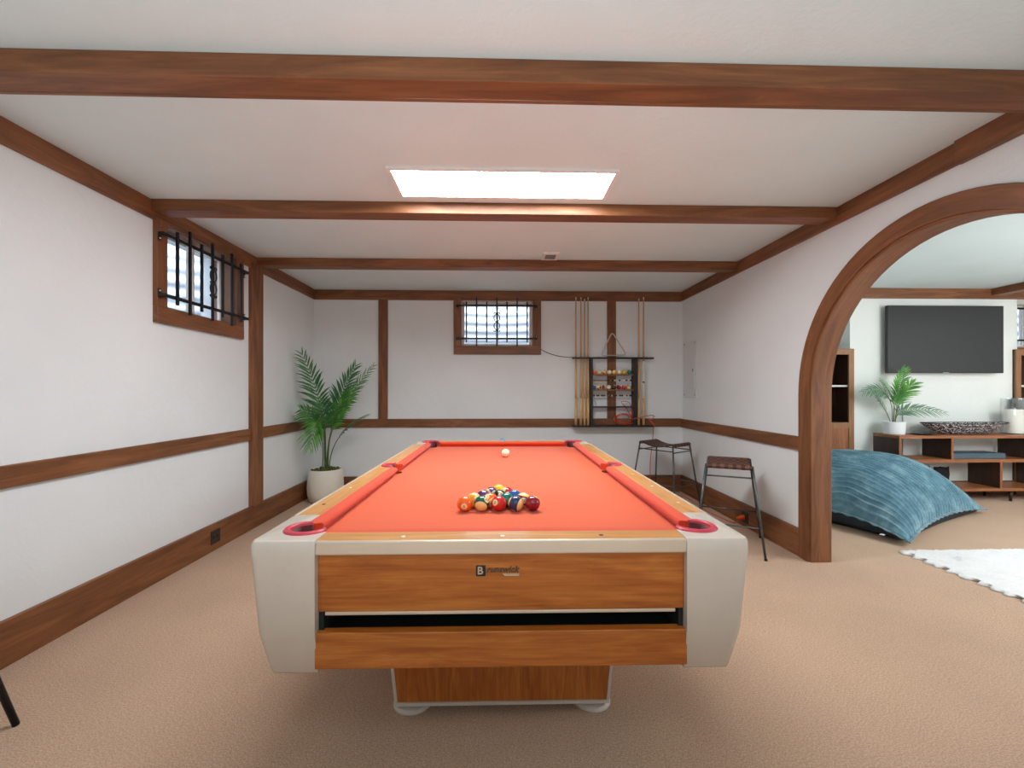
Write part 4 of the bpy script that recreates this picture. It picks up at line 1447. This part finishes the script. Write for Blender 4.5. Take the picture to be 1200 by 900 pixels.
# ------------------------------------------------------------------ floor cushion
def floor_cushion():
    t = thing('floor_cushion', 'huge teal ribbed velvet floor cushion lying behind the arch jamb', 'floor cushion', (3.15, 3.33, 0), math.atan2(0.88, 1.60))
    LU, LV = 1.83, 1.35
    n, m_ = 420, 110
    rnd = random.Random(5)
    def shape(s, u, v):
        # u,v in -1..1 over the square; pinched, drooping corners
        e = 1 - 0.07 * (1 - u * u) * abs(v) ** 6 * 0 
        sx = u * (1 - 0.085 * (1 - v * v) * abs(u) ** 3 - 0.0)
        sy = v * (1 - 0.085 * (1 - u * u) * abs(v) ** 3)
        x = (sx + 1) / 2 * LU
        y = (sy + 1) / 2 * LV
        a = max(0.0, 1 - abs(u) ** 2.4) ; b = max(0.0, 1 - abs(v) ** 2.4)
        dome = (a * b) ** 0.55
        seam = 0.045 + 0.13 * (a + b - a * b) * (0.6 + 0.4 * min(a, b)) 
        seam = 0.04 + 0.12 * max(a * (1 - 0.0), 0) * 0.5 + 0.12 * b * 0.9
        lean = 0.06 * (v + 1) / 2 + 0.03 * (1 - u) / 2
        if s > 0:
            z = seam + (0.33 + lean) * dome
        else:
            z = max(0.004, seam - 0.3 * dome)
        return Vector((x, y, z)), dome
    bm = B()
    grid = []
    arc = [0.0] * (m_ + 1)
    last = [None] * (m_ + 1)
    for i in range(n + 1):
        u = -1 + 2 * i / n
        row = []
        for j in range(m_ + 1):
            v = -1 + 2 * j / m_
            p, dome = shape(1, u, v)
            if last[j] is not None:
                arc[j] += (p - last[j]).length
            last[j] = p.copy()
            e = 0.01
            tu = shape(1, min(1, u + e), v)[0] - shape(1, max(-1, u - e), v)[0]
            tv_ = shape(1, u, min(1, v + e))[0] - shape(1, u, max(-1, v - e))[0]
            nr = tu.cross(tv_)
            nr = nr.normalized() if nr.length > 1e-9 else Vector((0, 0, 1))
            ph = 2 * PI * (arc[j] / 0.058) + 1.5 * math.sin(p.y * 9 + p.x * 3) + 0.9 * math.sin(p.y * 21 + 1.3)
            k_ = min(1.0, dome * 4)
            p += nr * (0.011 * k_ * (math.sin(ph) - 0.3 * math.sin(2 * ph + 0.6)))
            p.z += 0.02 * k_ * math.sin(p.x * 5.1 + 1.0) * math.sin(p.y * 4.3)
            if abs(v) > 0.9:
                p.z += 0.008 * math.sin(p.x * 2 * PI / 0.085) * (abs(v) - 0.9) / 0.1
            row.append(bm.verts.new(p))
        grid.append(row)
    for i in range(n):
        for j in range(m_):
            bm.faces.new((grid[i][j], grid[i + 1][j], grid[i + 1][j + 1], grid[i][j + 1]))
    obj('cover', bm, M['velvet'], t, smooth=True)
    bm = B()
    n2, m2 = 60, 44
    grid = [[bm.verts.new(shape(-1, -1 + 2 * i / n2, -1 + 2 * j / m2)[0]) for j in range(m2 + 1)] for i in range(n2 + 1)]
    for i in range(n2):
        for j in range(m2):
            bm.faces.new((grid[i][j], grid[i][j + 1], grid[i + 1][j + 1], grid[i + 1][j]))
    obj('underside', bm, M['velvet_dark'], t, smooth=True)
    # flat flange all round the seam
    bm = B()
    loop = []
    N = 90
    for k_ in range(4):
        for i in range(N):
            s = -1 + 2 * i / N
            u, v = ((s, -1), (1, s), (-s, 1), (-1, -s))[k_]
            loop.append((u, v))
    rings = []
    for u, v in loop:
        p, _ = shape(1, u, v)
        o = Vector((u * 0.022 * (1.2 if abs(u) > 0.97 else 1), v * 0.022, 0))
        wv = 0.006 * math.sin((p.x + p.y) * 60)
        rings.append([p + Vector((0, 0, 0.006)), p + o + Vector((0, 0, 0.004 + wv)), p + o + Vector((0, 0, -0.004 + wv)), p - Vector((0, 0, 0.006))])
    vs = [[bm.verts.new(q_) for q_ in r] for r in rings]
    for a, b in zip(vs, vs[1:] + vs[:1]):
        for i in range(4):
            j = (i + 1) % 4
            bm.faces.new((a[i], a[j], b[j], b[i]))
    obj('flange', bm, M['velvet'], t, smooth=True)
    obj('care_tag', bx(-0.035, 0.0, 0.14, 0.17, 0.055, 0.058), M['white_plastic'], t)
    return t
floor_cushion()

# ------------------------------------------------------------------ shag rug
def rug():
    bm = B()
    x0, x1, y0_, y1_ = 2.975, 5.2, 1.2, 3.245
    nx, ny = 150, 170
    g = []
    rnd = random.Random(11)
    ed = [0.0]
    for j in range(ny + 1):
        t = (y0_ + (y1_ - y0_) * j / ny)
        ed.append(0.0)
    for i in range(nx + 1):
        row = []
        fx = i / nx
        for j in range(ny + 1):
            fy = j / ny
            x = x0 + (x1 - x0) * fx
            y = y0_ + (y1_ - y0_) * fy
            edge = min(i, j, nx - i, ny - j)
            h = 0.004 if edge == 0 else (0.010 if edge == 1 else 0.016)
            h += rnd.uniform(-0.003, 0.005) if edge else 0
            if i <= 1:
                lob = abs(math.sin((y + 0.012 * math.sin(y * 17)) * PI / 0.085))
                x += (0.05 + 0.03 * math.sin(y * 31)) * (1 - lob) - 0.012 + rnd.uniform(-0.006, 0.006)
            if j >= ny - 1:
                lob = abs(math.sin(x * PI / 0.085))
                y -= 0.018 * (1 - lob) + rnd.uniform(-0.004, 0.004)
            row.append(bm.verts.new((x, y, h)))
        g.append(row)
    for i in range(nx):
        for j in range(ny):
            bm.faces.new((g[i][j], g[i + 1][j], g[i + 1][j + 1], g[i][j + 1]))
    # skirt to the floor
    o = obj('rug', bm, M['shag'], smooth=True)
    tag(o, 'fluffy white shag rug with scalloped edge on the den carpet', 'rug')
    s = o.modifiers.new('s', 'SOLIDIFY'); s.thickness = 0.004; s.offset = -1
    return o
rug()

# ------------------------------------------------------------------ lights
def area(name, loc, rot, sx, sy, power, color=(1, 1, 1)):
    l = bpy.data.lights.new(name, 'AREA')
    l.shape = 'RECTANGLE'
    l.size, l.size_y = sx, sy
    l.energy = power
    l.color = color
    o = bpy.data.objects.new(name, l)
    COL.objects.link(o)
    o.location = loc
    o.rotation_euler = rot
    return o
area('rear_fill', (0.2, -2.3, 2.0), (math.radians(75), 0, 0), 3.4, 0.7, 4, (1, 0.99, 0.98))  # added fill from behind the camera, no real fixture
area('bounce_fill', (0.0, -0.2, 0.75), (math.radians(180 - 8), 0, 0), 1.8, 0.9, 17, (0.93, 0.975, 1))  # added upward fill floating below the camera, bounced off the ceiling
area('den_fill', (5.4, 0.6, 2.2), (math.radians(40), 0, 0), 1.6, 1.0, 38, (1, 1, 1))  # added fill for the den, out of view
area('den_bounce_fill', (5.4, 1.2, 1.2), (math.radians(180 - 10), 0, 0), 1.6, 1.4, 45, (0.95, 0.98, 1))  # added upward fill for the den ceiling, no fixture there

w = bpy.data.worlds.new('sky')
scn.world = w
w.use_nodes = True
bgn = w.node_tree.nodes['Background']
bgn.inputs['Color'].default_value = (0.86, 0.93, 1.0, 1)
bgn.inputs['Strength'].default_value = 4.0

# ------------------------------------------------------------------ camera
cam = bpy.data.cameras.new('camera')
co = bpy.data.objects.new('camera', cam)
COL.objects.link(co)
scn.camera = co
cam.sensor_fit = 'HORIZONTAL'
cam.sensor_width = 36.0
cam.lens = 36.0 * 520.0 / 1200.0
co.location = (0, 0, 1.2)
co.rotation_euler = (PI / 2, 0, -math.atan(15 / 520))
cam.shift_y = (458.6 - 450) / 1200.0
cam.clip_start = 0.02

scn.view_settings.view_transform = 'Standard'
scn.view_settings.look = 'None'
scn.view_settings.exposure = 1.0
scn.cycles.use_denoising = True
scn.cycles.max_bounces = 10
scn.cycles.diffuse_bounces = 6
scn.cycles.sample_clamp_indirect = 8.0
